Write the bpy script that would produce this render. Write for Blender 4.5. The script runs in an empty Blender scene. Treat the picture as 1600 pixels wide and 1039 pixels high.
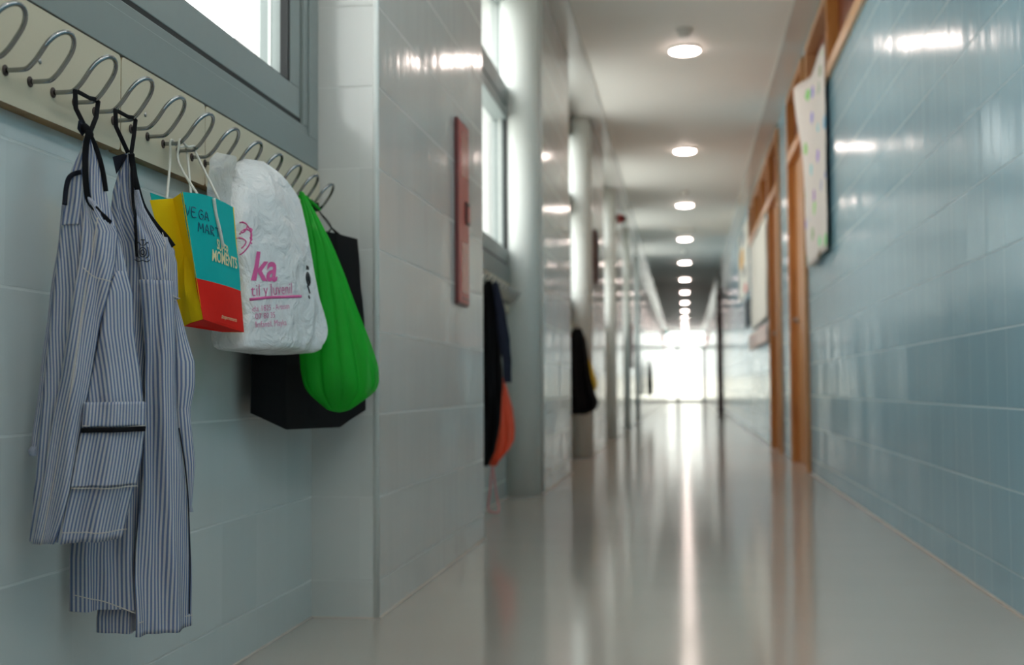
import bpy, bmesh, math, random
from mathutils import Vector, Matrix
from mathutils.bvhtree import BVHTree

random.seed(7)
PI = math.pi
sc = bpy.context.scene
C = sc.collection

# ------------------------------------------------------------------ helpers
ORG = {}      # world origin of every object, by name
class MB:
    """collects geometry for ONE mesh object"""
    def __init__(s): s.v = []; s.f = []; s.m = []; s.uv = []
    def add(s, vs, fs, mi=0, uvs=None):
        b = len(s.v); s.v += [tuple(p) for p in vs]
        s.uv += list(uvs) if uvs else [(0, 0)] * len(vs)
        for f in fs: s.f.append([b + i for i in f]); s.m.append(mi)
        return s
    def box(s, x0, x1, y0, y1, z0, z1, mi=0):
        v = [(x, y, z) for z in (z0, z1) for y in (y0, y1) for x in (x0, x1)]
        return s.add(v, [(0, 2, 3, 1), (4, 5, 7, 6), (0, 1, 5, 4), (2, 6, 7, 3), (0, 4, 6, 2), (1, 3, 7, 5)], mi)
    def grid(s, P, closed=False, mi=0, uv=None, mif=None):
        n, m = len(P), len(P[0]); b = len(s.v)
        for i in range(n):
            for j in range(m):
                s.v.append(tuple(P[i][j])); s.uv.append(uv[i][j] if uv else (0, 0))
        for i in range(n - 1):
            for j in range(m if closed else m - 1):
                j2 = (j + 1) % m
                s.f.append([b + i * m + j, b + i * m + j2, b + (i + 1) * m + j2, b + (i + 1) * m + j])
                s.m.append(mif(i, j) if mif else mi)
        return s
    def ngon(s, pts, mi=0): return s.add(pts, [list(range(len(pts)))], mi)
    def tube(s, path, r, n=10, closed=False, flat=None, ref=None, mi=0, cap=True):
        path = [Vector(p) for p in path]; N = len(path); rings = []
        prev = None
        for i in range(N):
            a = path[(i - 1) % N] if (closed or i > 0) else path[i]
            c = path[(i + 1) % N] if (closed or i < N - 1) else path[i]
            t = (c - a).normalized()
            if ref is not None: u = Vector(ref)
            elif prev is None: u = Vector((0, 0, 1)) if abs(t.z) < .9 else Vector((1, 0, 0))
            else: u = prev
            u = (u - t * u.dot(t)).normalized(); prev = u; w = t.cross(u)
            rr = r(i / (N - 1)) if callable(r) else r
            fl = flat if flat else rr
            rings.append([path[i] + u * (fl * math.sin(2 * PI * k / n)) + w * (rr * math.cos(2 * PI * k / n)) for k in range(n)])
        if closed: rings.append(rings[0])
        b = len(s.v); s.grid(rings, closed=True, mi=mi)
        if cap and not closed:
            s.f.append([b + k for k in range(n)][::-1]); s.m.append(mi)
            e = b + (len(rings) - 1) * n
            s.f.append([e + k for k in range(n)]); s.m.append(mi)
        return s
    def lathe(s, prof, c, axis='z', n=32, mi=0):
        P = []
        for r, h in prof:
            ring = []
            for k in range(n):
                a = 2 * PI * k / n
                x, y = r * math.cos(a), r * math.sin(a)
                ring.append({'z': (c[0] + x, c[1] + y, c[2] + h), 'x': (c[0] + h, c[1] + x, c[2] + y)}[axis])
            P.append(ring)
        b = len(s.v); s.grid(P, closed=True, mi=mi)
        s.f.append([b + k for k in range(n)]); s.m.append(mi)
        e = b + (len(P) - 1) * n; s.f.append([e + k for k in range(n)]); s.m.append(mi)
        return s
    def build(s, name, mats, parent=None, smooth=False, bevel=0, solid=0, loc=None, fix=True):
        me = bpy.data.meshes.new(name)
        o0 = ORG[parent.name] if parent is not None else (Vector(loc) if loc is not None else Vector((0, 0, 0)))
        me.from_pydata([tuple(Vector(p) - o0) for p in s.v], [], s.f); 
        for mm in (mats if isinstance(mats, (list, tuple)) else [mats]): me.materials.append(mm)
        me.polygons.foreach_set('material_index', s.m)
        ul = me.uv_layers.new(name='UVMap')
        for lp in me.loops: ul.data[lp.index].uv = s.uv[lp.vertex_index]
        if fix:
            bm = bmesh.new(); bm.from_mesh(me); bmesh.ops.recalc_face_normals(bm, faces=bm.faces); bm.to_mesh(me); bm.free()
        if smooth: me.polygons.foreach_set('use_smooth', [True] * len(me.polygons))
        me.update()
        o = bpy.data.objects.new(name, me); C.objects.link(o); ORG[o.name] = o0
        if parent is not None: o.parent = parent
        else: o.location = o0
        if solid:
            md = o.modifiers.new('solid', 'SOLIDIFY'); md.thickness = solid; md.offset = -1
        if bevel:
            md = o.modifiers.new('bevel', 'BEVEL'); md.width = bevel; md.segments = 2; md.limit_method = 'ANGLE'
            md.angle_limit = .8
        return o

def thing(name, label, cat, loc, group=None):
    o = bpy.data.objects.new(name, None); C.objects.link(o); o.location = loc; o.empty_display_size = .05; ORG[o.name] = Vector(loc)
    o['label'] = label; o['category'] = cat
    if group: o['group'] = group
    return o
def tag(o, label, cat, group=None):
    o['label'] = label; o['category'] = cat
    if group: o['group'] = group
    return o
def struct(o): o['kind'] = 'structure'; return o
def copy_tree(o, parent=None):
    c = o.copy(); C.objects.link(c)
    if parent is not None: c.parent = parent
    for ch in list(o.children): copy_tree(ch, c)
    return c

def cr(pts, n=6, closed=False):
    """Catmull-Rom through points (any dimension)"""
    P = [tuple(p) for p in pts]; N = len(P); out = []
    for i in range(N if closed else N - 1):
        if closed: a, b, c, d = (P[(i + k - 1) % N] for k in range(4))
        else: a, b, c, d = P[max(i - 1, 0)], P[i], P[i + 1], P[min(i + 2, N - 1)]
        for k in range(n):
            t = k / n
            out.append(tuple(.5 * (2 * B + (Cc - A) * t + (2 * A - 5 * B + 4 * Cc - D) * t * t + (3 * B - A - 3 * Cc + D) * t ** 3) for A, B, Cc, D in zip(a, b, c, d)))
    if not closed: out.append(P[-1])
    return out
def lin(pts, z):
    """piecewise-linear value at z of a list of (value, z), z falling"""
    if z >= pts[0][1]: return pts[0][0]
    for (a, za), (b, zb) in zip(pts, pts[1:]):
        if za >= z >= zb: return a + (b - a) * ((za - z) / (za - zb) if za != zb else 0)
    return pts[-1][0]
def sm(x): x = max(0, min(1, x)); return x * x * (3 - 2 * x)
def hashn(i): return math.sin(i * 127.1) * 43758.5453 % 1
def vnoise(x, seed=0):
    i = math.floor(x); f = sm(x - i)
    return hashn(i + seed * 57) * (1 - f) + hashn(i + 1 + seed * 57) * f
def noise2(x, y, seed=0):
    i, j = math.floor(x), math.floor(y); f, g = sm(x - i), sm(y - j)
    h = lambda a, b: hashn(a * 1.31 + b * 17.7 + seed * 3.1)
    return (h(i, j) * (1 - f) + h(i + 1, j) * f) * (1 - g) + (h(i, j + 1) * (1 - f) + h(i + 1, j + 1) * f) * g

# ------------------------------------------------------------------ materials
def newmat(name):
    m = bpy.data.materials.new(name); m.use_nodes = True
    nt = m.node_tree; return m, nt, nt.nodes['Principled BSDF']
def S(c):
    f = lambda v: (v / 255 / 12.92) if v / 255 <= .04045 else ((v / 255 + .055) / 1.055) ** 2.4
    return (f(c[0]), f(c[1]), f(c[2]), 1)
def plain(name, col, rough=.5, metal=0, spec=.5, noise=.06, scale=40, bump=0, bscale=200, coat=0, sheen=0):
    m, nt, b = newmat(name); N = nt.nodes; L = nt.links
    tx = N.new('ShaderNodeTexCoord'); nz = N.new('ShaderNodeTexNoise'); nz.inputs['Scale'].default_value = scale
    L.new(tx.outputs['Object'], nz.inputs['Vector'])
    mx = N.new('ShaderNodeMix'); mx.data_type = 'RGBA'
    c = S(col); mx.inputs['A'].default_value = tuple(x * (1 - noise) for x in c[:3]) + (1,)
    mx.inputs['B'].default_value = tuple(min(1, x * (1 + noise)) for x in c[:3]) + (1,)
    L.new(nz.outputs['Fac'], mx.inputs['Factor']); L.new(mx.outputs['Result'], b.inputs['Base Color'])
    b.inputs['Roughness'].default_value = rough; b.inputs['Metallic'].default_value = metal
    b.inputs['Specular IOR Level'].default_value = spec; b.inputs['Coat Weight'].default_value = coat
    b.inputs['Sheen Weight'].default_value = sheen
    if bump:
        n2 = N.new('ShaderNodeTexNoise'); n2.inputs['Scale'].default_value = bscale; n2.inputs['Detail'].default_value = 3
        L.new(tx.outputs['Object'], n2.inputs['Vector'])
        bp = N.new('ShaderNodeBump'); bp.inputs['Strength'].default_value = bump; bp.inputs['Distance'].default_value = .002
        L.new(n2.outputs['Fac'], bp.inputs['Height']); L.new(bp.outputs['Normal'], b.inputs['Normal'])
    return m
def emit(name, col, st):
    m, nt, b = newmat(name); b.inputs['Base Color'].default_value = S(col)
    b.inputs['Emission Color'].default_value = S(col); b.inputs['Emission Strength'].default_value = st
    return m

def math_node(nt, op, a, b=None, c=None):
    n = nt.nodes.new('ShaderNodeMath'); n.operation = op
    for k, v in enumerate((a, b, c)):
        if v is None: continue
        if isinstance(v, (int, float)): n.inputs[k].default_value = v
        else: nt.links.new(v, n.inputs[k])
    return n.outputs[0]

def tile_mat(name, col, grout, voff=.09, uoff=.02, wob=.03, rough=.06, T=.2, vert=.5, gb=.5):
    """glazed square wall tiles in stack bond; world position, so it is right on any wall face"""
    m, nt, b = newmat(name); N = nt.nodes; L = nt.links
    g = N.new('ShaderNodeNewGeometry'); sp = N.new('ShaderNodeSeparateXYZ'); L.new(g.outputs['Position'], sp.inputs[0])
    sn = N.new('ShaderNodeSeparateXYZ'); L.new(g.outputs['True Normal'], sn.inputs[0])
    ax = math_node(nt, 'GREATER_THAN', math_node(nt, 'ABSOLUTE', sn.outputs['X']), .5)
    u = math_node(nt, 'ADD', math_node(nt, 'MULTIPLY', sp.outputs['Y'], ax),
                  math_node(nt, 'MULTIPLY', math_node(nt, 'ADD', sp.outputs['X'], .135), math_node(nt, 'SUBTRACT', 1, ax)))
    us = math_node(nt, 'DIVIDE', math_node(nt, 'ADD', u, 20 * T - uoff), T)
    vs = math_node(nt, 'DIVIDE', math_node(nt, 'ADD', sp.outputs['Z'], 20 * T - voff), T)
    def edge(x):
        f = math_node(nt, 'FRACT', x)
        return math_node(nt, 'MINIMUM', f, math_node(nt, 'SUBTRACT', 1, f))
    d = math_node(nt, 'MINIMUM', math_node(nt, 'ADD', edge(us), .013 * (1 - vert)), edge(vs))
    mr = N.new('ShaderNodeMapRange'); mr.inputs['From Min'].default_value = .006; mr.inputs['From Max'].default_value = .013
    L.new(d, mr.inputs['Value'])
    cell = N.new('ShaderNodeCombineXYZ'); L.new(math_node(nt, 'FLOOR', us), cell.inputs[0]); L.new(math_node(nt, 'FLOOR', vs), cell.inputs[1])
    wn = N.new('ShaderNodeTexWhiteNoise'); wn.noise_dimensions = '3D'; L.new(cell.outputs[0], wn.inputs['Vector'])
    # base colour: slight shade change from tile to tile
    c1 = N.new('ShaderNodeMix'); c1.data_type = 'RGBA'; cc = S(col)
    c1.inputs['A'].default_value = tuple(x * .96 for x in cc[:3]) + (1,); c1.inputs['B'].default_value = tuple(x * 1.04 for x in cc[:3]) + (1,)
    L.new(wn.outputs['Value'], c1.inputs['Factor'])
    c2 = N.new('ShaderNodeMix'); c2.data_type = 'RGBA'; c2.inputs['A'].default_value = S(grout)
    L.new(mr.outputs['Result'], c2.inputs['Factor']); L.new(c1.outputs['Result'], c2.inputs['B'])
    L.new(c2.outputs['Result'], b.inputs['Base Color'])
    rr = N.new('ShaderNodeMapRange'); rr.inputs['To Min'].default_value = .6; rr.inputs['To Max'].default_value = rough
    L.new(mr.outputs['Result'], rr.inputs['Value']); L.new(rr.outputs['Result'], b.inputs['Roughness'])
    # glaze waviness along the wall + tile-to-tile tilt
    cv = N.new('ShaderNodeCombineXYZ'); L.new(math_node(nt, 'MULTIPLY', us, 4.0), cv.inputs[0]); L.new(math_node(nt, 'MULTIPLY', vs, .5), cv.inputs[1])
    nz = N.new('ShaderNodeTexNoise'); nz.inputs['Scale'].default_value = 1; nz.inputs['Detail'].default_value = 2; L.new(cv.outputs[0], nz.inputs['Vector'])
    k = math_node(nt, 'ADD', math_node(nt, 'MULTIPLY', math_node(nt, 'SUBTRACT', nz.outputs['Fac'], .5), wob * 1.6),
                  math_node(nt, 'MULTIPLY', math_node(nt, 'SUBTRACT', wn.outputs['Value'], .5), wob * .4))
    cw = N.new('ShaderNodeCombineXYZ')
    L.new(math_node(nt, 'MULTIPLY', k, math_node(nt, 'SUBTRACT', 1, ax)), cw.inputs[0]); L.new(math_node(nt, 'MULTIPLY', k, ax), cw.inputs[1])
    sepc = N.new('ShaderNodeSeparateColor'); L.new(wn.outputs['Color'], sepc.inputs[0])
    L.new(math_node(nt, 'MULTIPLY', math_node(nt, 'SUBTRACT', sepc.outputs[1], .5), wob * .12), cw.inputs[2])
    va = N.new('ShaderNodeVectorMath'); va.operation = 'ADD'; L.new(g.outputs['Normal'], va.inputs[0]); L.new(cw.outputs[0], va.inputs[1])
    vn = N.new('ShaderNodeVectorMath'); vn.operation = 'NORMALIZE'; L.new(va.outputs[0], vn.inputs[0])
    bp = N.new('ShaderNodeBump'); bp.inputs['Strength'].default_value = gb; bp.inputs['Distance'].default_value = .0015
    L.new(mr.outputs['Result'], bp.inputs['Height']); L.new(vn.outputs[0], bp.inputs['Normal']); L.new(bp.outputs['Normal'], b.inputs['Normal'])
    b.inputs['Specular IOR Level'].default_value = .5
    return m

def stripe_mat(name):
    m, nt, b = newmat(name); N = nt.nodes; L = nt.links
    uv = N.new('ShaderNodeUVMap'); uv.uv_map = 'UVMap'
    sp = N.new('ShaderNodeSeparateXYZ'); L.new(uv.outputs[0], sp.inputs[0])
    f = math_node(nt, 'FRACT', math_node(nt, 'ADD', sp.outputs['X'], 200))
    tri = math_node(nt, 'ABSOLUTE', math_node(nt, 'SUBTRACT', f, .5))
    mr = N.new('ShaderNodeMapRange'); mr.inputs['From Min'].default_value = .20; mr.inputs['From Max'].default_value = .30; L.new(tri, mr.inputs['Value'])
    tx = N.new('ShaderNodeTexCoord'); nz = N.new('ShaderNodeTexNoise'); nz.inputs['Scale'].default_value = 900; L.new(tx.outputs['Object'], nz.inputs['Vector'])
    mx = N.new('ShaderNodeMix'); mx.data_type = 'RGBA'; mx.inputs['A'].default_value = S((116, 130, 164)); mx.inputs['B'].default_value = S((206, 203, 204))
    L.new(mr.outputs['Result'], mx.inputs['Factor'])
    m2 = N.new('ShaderNodeMix'); m2.data_type = 'RGBA'; m2.blend_type = 'MULTIPLY'; m2.inputs['Factor'].default_value = .35
    L.new(mx.outputs['Result'], m2.inputs['A']); L.new(nz.outputs['Color'], m2.inputs['B'])
    L.new(m2.outputs['Result'], b.inputs['Base Color']); b.inputs['Roughness'].default_value = .9; b.inputs['Specular IOR Level'].default_value = .15
    n2 = N.new('ShaderNodeTexNoise'); n2.inputs['Scale'].default_value = 60; n2.inputs['Detail'].default_value = 4; L.new(tx.outputs['Object'], n2.inputs['Vector'])
    bp = N.new('ShaderNodeBump'); bp.inputs['Strength'].default_value = .5; bp.inputs['Distance'].default_value = .004
    L.new(n2.outputs['Fac'], bp.inputs['Height']); L.new(bp.outputs['Normal'], b.inputs['Normal'])
    return m

def film_mat(name, col, rough, transl, bump=.4, bscale=35, clear=0):
    """thin plastic / non-woven film: principled mixed with translucency and a little see-through"""
    m, nt, b = newmat(name); N = nt.nodes; L = nt.links
    b.inputs['Base Color'].default_value = S(col); b.inputs['Roughness'].default_value = rough
    tr = N.new('ShaderNodeBsdfTranslucent'); tr.inputs['Color'].default_value = S(col)
    mx = N.new('ShaderNodeMixShader'); mx.inputs[0].default_value = transl
    L.new(b.outputs[0], mx.inputs[1]); L.new(tr.outputs[0], mx.inputs[2])
    tx = N.new('ShaderNodeTexCoord'); nz = N.new('ShaderNodeTexNoise'); nz.inputs['Scale'].default_value = bscale; nz.inputs['Detail'].default_value = 5
    nz.inputs['Distortion'].default_value = .6
    L.new(tx.outputs['Object'], nz.inputs['Vector'])
    bp = N.new('ShaderNodeBump'); bp.inputs['Strength'].default_value = bump; bp.inputs['Distance'].default_value = .02
    L.new(nz.outputs['Fac'], bp.inputs['Height']); L.new(bp.outputs['Normal'], b.inputs['Normal']); L.new(bp.outputs['Normal'], tr.inputs['Normal'])
    out = N['Material Output']
    if clear:
        tp = N.new('ShaderNodeBsdfTransparent'); m3 = N.new('ShaderNodeMixShader'); m3.inputs[0].default_value = clear
        L.new(mx.outputs[0], m3.inputs[1]); L.new(tp.outputs[0], m3.inputs[2]); L.new(m3.outputs[0], out.inputs['Surface'])
    else: L.new(mx.outputs[0], out.inputs['Surface'])
    return m

def glass_mat(name, tint=(240, 246, 246)):
    m, nt, b = newmat(name); N = nt.nodes; L = nt.links; N.remove(b)
    tp = N.new('ShaderNodeBsdfTransparent'); tp.inputs['Color'].default_value = S(tint)
    gl = N.new('ShaderNodeBsdfGlossy'); gl.inputs['Roughness'].default_value = .01
    fr = N.new('ShaderNodeFresnel'); fr.inputs['IOR'].default_value = 1.45
    mx = N.new('ShaderNodeMixShader'); L.new(fr.outputs[0], mx.inputs[0]); L.new(tp.outputs[0], mx.inputs[1]); L.new(gl.outputs[0], mx.inputs[2])
    L.new(mx.outputs[0], N['Material Output'].inputs['Surface']); return m

def wood_mat(name, c1, c2, rough=.35, axis=(18, 18, 1.2)):
    m, nt, b = newmat(name); N = nt.nodes; L = nt.links
    tx = N.new('ShaderNodeTexCoord'); mp = N.new('ShaderNodeMapping'); mp.inputs['Scale'].default_value = axis
    L.new(tx.outputs['Object'], mp.inputs[0]); nz = N.new('ShaderNodeTexNoise'); nz.inputs['Scale'].default_value = 3; nz.inputs['Detail'].default_value = 6
    nz.inputs['Distortion'].default_value = .8; L.new(mp.outputs[0], nz.inputs['Vector'])
    rp = N.new('ShaderNodeValToRGB'); rp.color_ramp.elements[0].color = S(c1); rp.color_ramp.elements[1].color = S(c2)
    rp.color_ramp.elements[0].position = .3; rp.color_ramp.elements[1].position = .7
    L.new(nz.outputs['Fac'], rp.inputs[0]); L.new(rp.outputs[0], b.inputs['Base Color']); b.inputs['Roughness'].default_value = rough
    return m

def poster_mat(name, base, dens=7.0, thr=.27):
    """paper with scattered small coloured drawings"""
    m, nt, b = newmat(name); N = nt.nodes; L = nt.links
    g = N.new('ShaderNodeNewGeometry'); mp = N.new('ShaderNodeMapping'); mp.inputs['Scale'].default_value = (dens, dens * .62, dens)
    L.new(g.outputs['Position'], mp.inputs[0])
    vo = N.new('ShaderNodeTexVoronoi'); vo.inputs['Scale'].default_value = 1; L.new(mp.outputs[0], vo.inputs['Vector'])
    nz = N.new('ShaderNodeTexNoise'); nz.inputs['Scale'].default_value = 40; L.new(g.outputs['Position'], nz.inputs['Vector'])
    d = math_node(nt, 'ADD', vo.outputs['Distance'], math_node(nt, 'MULTIPLY', math_node(nt, 'SUBTRACT', nz.outputs['Fac'], .5), .3))
    k = math_node(nt, 'LESS_THAN', d, thr)
    hs = N.new('ShaderNodeHueSaturation'); hs.inputs['Saturation'].default_value = 1.6; L.new(vo.outputs['Color'], hs.inputs['Color']); hs.inputs['Value'].default_value = .9
    mx = N.new('ShaderNodeMix'); mx.data_type = 'RGBA'; mx.inputs['A'].default_value = S(base); L.new(hs.outputs[0], mx.inputs['B'])
    L.new(math_node(nt, 'MULTIPLY', k, .75), mx.inputs['Factor']); L.new(mx.outputs['Result'], b.inputs['Base Color']); b.inputs['Roughness'].default_value = .7
    return m

def floor_mat():
    m, nt, b = newmat('polished_floor'); N = nt.nodes; L = nt.links
    g = N.new('ShaderNodeNewGeometry')
    nz = N.new('ShaderNodeTexNoise'); nz.inputs['Scale'].default_value = 120; nz.inputs['Detail'].default_value = 3; L.new(g.outputs['Position'], nz.inputs['Vector'])
    n2 = N.new('ShaderNodeTexNoise'); n2.inputs['Scale'].default_value = 1.2; n2.inputs['Detail'].default_value = 3; L.new(g.outputs['Position'], n2.inputs['Vector'])
    mx = N.new('ShaderNodeMix'); mx.data_type = 'RGBA'; mx.inputs['A'].default_value = S((182, 171, 162)); mx.inputs['B'].default_value = S((194, 183, 174))
    L.new(math_node(nt, 'ADD', math_node(nt, 'MULTIPLY', nz.outputs['Fac'], .5), math_node(nt, 'MULTIPLY', n2.outputs['Fac'], .5)), mx.inputs['Factor'])
    rr = N.new('ShaderNodeMapRange'); rr.inputs['To Min'].default_value = .095; rr.inputs['To Max'].default_value = .15; L.new(n2.outputs['Fac'], rr.inputs['Value'])
    mp = N.new('ShaderNodeMapping'); mp.inputs['Scale'].default_value = (1.2, 7, 1); L.new(g.outputs['Position'], mp.inputs[0])
    n3 = N.new('ShaderNodeTexNoise'); n3.inputs['Scale'].default_value = 1; n3.inputs['Detail'].default_value = 2; L.new(mp.outputs[0], n3.inputs['Vector'])
    cw = N.new('ShaderNodeCombineXYZ'); L.new(math_node(nt, 'MULTIPLY', math_node(nt, 'SUBTRACT', n3.outputs['Fac'], .5), .016), cw.inputs[1])
    va = N.new('ShaderNodeVectorMath'); va.operation = 'ADD'; L.new(g.outputs['Normal'], va.inputs[0]); L.new(cw.outputs[0], va.inputs[1])
    vn = N.new('ShaderNodeVectorMath'); vn.operation = 'NORMALIZE'; L.new(va.outputs[0], vn.inputs[0]); 
    gl = N.new('ShaderNodeBsdfGlossy'); gl.inputs['Color'].default_value = (1, 1, 1, 1); L.new(rr.outputs['Result'], gl.inputs['Roughness']); L.new(vn.outputs[0], gl.inputs['Normal'])
    df = N.new('ShaderNodeBsdfDiffuse'); L.new(mx.outputs['Result'], df.inputs['Color'])
    fr = N.new('ShaderNodeFresnel'); fr.inputs['IOR'].default_value = 1.48; L.new(vn.outputs[0], fr.inputs['Normal'])
    ms = N.new('ShaderNodeMixShader'); L.new(math_node(nt, 'MINIMUM', fr.outputs[0], .55), ms.inputs[0]); L.new(df.outputs[0], ms.inputs[1]); L.new(gl.outputs[0], ms.inputs[2])
    L.new(ms.outputs[0], N['Material Output'].inputs['Surface']); N.remove(b)
    return m

M = {}
M['tile_l'] = tile_mat('pale_grey_tile', (202, 201, 196), (202, 201, 196), voff=.09, uoff=.155, wob=.06, rough=.13, vert=.2, gb=.25)
M['tile_w'] = tile_mat('cool_lit_tile', (196, 200, 197), (206, 209, 205), voff=.09, uoff=.155, wob=.05, rough=.12, vert=.25, gb=.3)  # cooler than the pillar tile; bluish light is put into this colour
M['tile_r'] = tile_mat('light_blue_tile', (140, 179, 194), (174, 197, 202), voff=.093, uoff=.03, wob=.06, rough=.17, vert=.45)
M['floor'] = floor_mat()
M['ceil'] = plain('ceiling_paint', (240, 236, 228), .55, noise=.02, scale=3)
M['strip'] = plain('ceiling_edge_gloss', (222, 219, 212), .2, noise=.02, scale=3)
M['white'] = plain('white_satin', (214, 216, 210), .6, noise=.02)
M['bead'] = plain('white_bead', (220, 222, 218), .3, noise=.02)
M['sealant'] = plain('joint_sealant', (205, 190, 178), .5, noise=.1, scale=20)
M['frame'] = plain('grey_frame_paint', (128, 136, 133), .42, noise=.03, bump=.05, bscale=400)
M['frame2'] = plain('grey_sash_paint', (136, 144, 141), .4, noise=.03)
M['gasket'] = plain('black_gasket', (22, 24, 24), .6)
M['glass'] = glass_mat('window_glass')
M['laminate'] = plain('cream_laminate', (196, 185, 160), .45, noise=.03, scale=300)
M['ply'] = wood_mat('ply_edge', (128, 96, 58), (176, 142, 96), .6, (2, 2, 60))
M['chrome'] = plain('chrome_wire', (150, 152, 153), .10, metal=1, noise=.10, scale=120)
M['flange'] = plain('brown_flange', (58, 44, 38), .5, noise=.2)
M['stripe'] = stripe_mat('striped_cotton')
M['stripe_in'] = stripe_mat('striped_cotton_inside')
M['black_tape'] = plain('black_bias_tape', (11, 11, 15), .85, noise=.15, scale=300, spec=.2)
M['navy_tape'] = plain('navy_tape', (24, 26, 36), .85, noise=.15, scale=300, spec=.2)
M['thread'] = plain('pale_thread', (196, 186, 176), .9, noise=.2, scale=500)
M['thread_dark'] = plain('dark_thread', (30, 30, 36), .9)
M['teal'] = plain('teal_paper', (0, 172, 168), .75, spec=.2, noise=.05, scale=60, bump=.15, bscale=40)
M['yellow'] = plain('yellow_paper', (255, 208, 8), .75, noise=.05, scale=60, bump=.15, bscale=40, spec=.25)
M['red'] = plain('red_paper', (226, 30, 16), .75, spec=.2, noise=.05, scale=60, bump=.2, bscale=40)
M['cord'] = plain('white_cord', (214, 210, 200), .8, noise=.15, scale=400)
M['cream_ink'] = plain('cream_ink', (236, 226, 178), .6)
M['marker'] = plain('dark_teal_marker', (8, 96, 120), .6)
M['film'] = film_mat('white_plastic_film', (238, 238, 238), .24, .15, 1.0, 17, clear=.04)
M['film_clear'] = film_mat('thin_plastic_film', (232, 234, 234), .25, .35, .5, 40, clear=.38)
M['pink_ink'] = plain('pink_ink', (214, 88, 150), .5)
M['black_ink'] = plain('black_ink', (24, 24, 28), .5)
M['green'] = film_mat('green_nonwoven', (24, 196, 44), .6, .35, .15, 20, clear=.30)
M['black_bag'] = plain('black_nonwoven', (8, 8, 9), .85, noise=.2, scale=200, bump=.3, bscale=300, spec=.2)
M['dark_lump'] = plain('dark_contents', (20, 24, 22), .8)
M['redmetal'] = plain('red_enamel', (176, 34, 28), .28, noise=.05)
M['reddark'] = plain('dark_red_enamel', (96, 18, 16), .35)
M['redglass'] = plain('pale_red_panel', (186, 92, 80), .2, noise=.3, scale=8)
M['label_white'] = plain('white_label', (220, 216, 208), .5)
M['wood'] = wood_mat('orange_door_wood', (172, 110, 50), (202, 142, 80), .35)
M['wood_light'] = wood_mat('light_frame_wood', (202, 150, 104), (218, 168, 122), .3)
M['dark_panel'] = wood_mat('dark_brown_panel', (96, 36, 12), (128, 54, 22), .3)
M['wood_far'] = wood_mat('deep_brown_wood', (70, 30, 20), (96, 42, 26), .4)
M['black_cloth'] = plain('black_cloth', (12, 12, 15), .9, noise=.2, scale=60, spec=.2)
M['navy_cloth'] = plain('navy_cloth', (38, 42, 58), .85, noise=.15, scale=60, spec=.2)
M['orange_cloth'] = plain('orange_nylon', (238, 88, 52), .5, noise=.08, scale=40, bump=.3, bscale=40)
M['pink_cord'] = plain('pink_cord', (226, 140, 140), .7)
M['yellow_cloth'] = plain('yellow_cloth', (224, 184, 30), .8)
M['poster'] = poster_mat('drawn_poster_paper', (236, 228, 220))
M['paper'] = plain('white_paper', (232, 228, 216), .7, noise=.02)
M['pinkpaper'] = poster_mat('pink_drawn_paper', (226, 208, 200), 9, .22)
M['cut_yellow'] = plain('yellow_card', (226, 170, 40), .6)
M['cut_red'] = plain('red_card', (206, 40, 50), .6)
M['cut_dark'] = plain('dark_card', (44, 50, 56), .6)
M['cut_blue'] = plain('grey_blue_card', (120, 140, 148), .6)
M['lamp_glow'] = emit('lamp_diffuser', (255, 234, 224), 28)
M['plastic'] = plain('white_plastic', (214, 210, 202), .4)
M['alum'] = plain('dark_aluminium', (38, 40, 42), .5, metal=0)
M['red_reflection'] = plain('red_reflection_strip', (240, 44, 36), .5)
M['teal_sign'] = plain('teal_sign', (0, 150, 150), .5)
M['outside'] = plain('pale_outdoor_paving', (244, 242, 236), .9)
M['backdrop'] = plain('pale_backdrop', (205, 205, 200), .9)
M['outwall'] = plain('cream_render', (222, 217, 204), .9)
M['metal'] = plain('brushed_steel', (180, 178, 174), .3, metal=1)

# ------------------------------------------------------------------ setting
XL, XP, XR, ZC, YN, YE = -.90, -.735, .79, 2.72, -4.4, 48.0
PS = [-4.175, -.615, 2.945, 6.51, 10.07, 13.63, 17.19, 20.75]      # where each pillar begins
PL_ = 1.6
struct(MB().box(-1.1, 1.0, YN, YE, -.1, 0).build('floor', M['floor']))
cl = MB().box(-.615, .635, YN, YE, ZC, ZC + .1)
struct(cl.build('ceiling', M['ceil']))
struct(MB().box(-1.1, -.62, YN, YE, ZC - .006, ZC + .1).build('trim_1', M['strip']))
struct(MB().box(.64, 1.0, YN, YE, ZC - .006, ZC + .1).build('trim_2', M['strip']))
struct(MB().box(-.62, -.614, YN, YE, ZC - .009, ZC + .02).box(.634, .64, YN, YE, ZC - .009, ZC + .02).build('trim_3', M['white']))
struct(MB().box(-1.1, -.72, YN - .1, YN, 0, ZC).box(.76, 1.0, YN - .1, YN, 0, ZC).box(-.72, .76, YN - .1, YN, 2.55, ZC).build('wall_back', M['tile_l']))
bk = MB().box(-.72, -.66, YN - .08, YN - .02, 0, 2.55).box(.70, .76, YN - .08, YN - .02, 0, 2.55).box(-.01, .05, YN - .08, YN - .02, 0, 2.55).box(-.72, .76, YN - .08, YN - .02, 0, .1).box(-.72, .76, YN - .08, YN - .02, 2.08, 2.14).box(-.72, .76, YN - .08, YN - .02, 2.5, 2.55)
bk.box(-.66, -.01, YN - .07, YN - .03, .1, 1.05).box(.05, .70, YN - .07, YN - .03, .1, 1.05)
bk = struct(bk.build('door_5', M['alum'], loc=(0, YN, 0)))  # unseen glazed door, added behind the camera to light the bags from the front
for a, b in ((-.66, -.01), (.05, .70)): MB().add([(a, YN - .05, 1.05), (b, YN - .05, 1.05), (b, YN - .05, 2.5), (a, YN - .05, 2.5)], [(3, 2, 1, 0)]).build('door_pane', M['glass'], bk, fix=False)
wl = MB()
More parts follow.
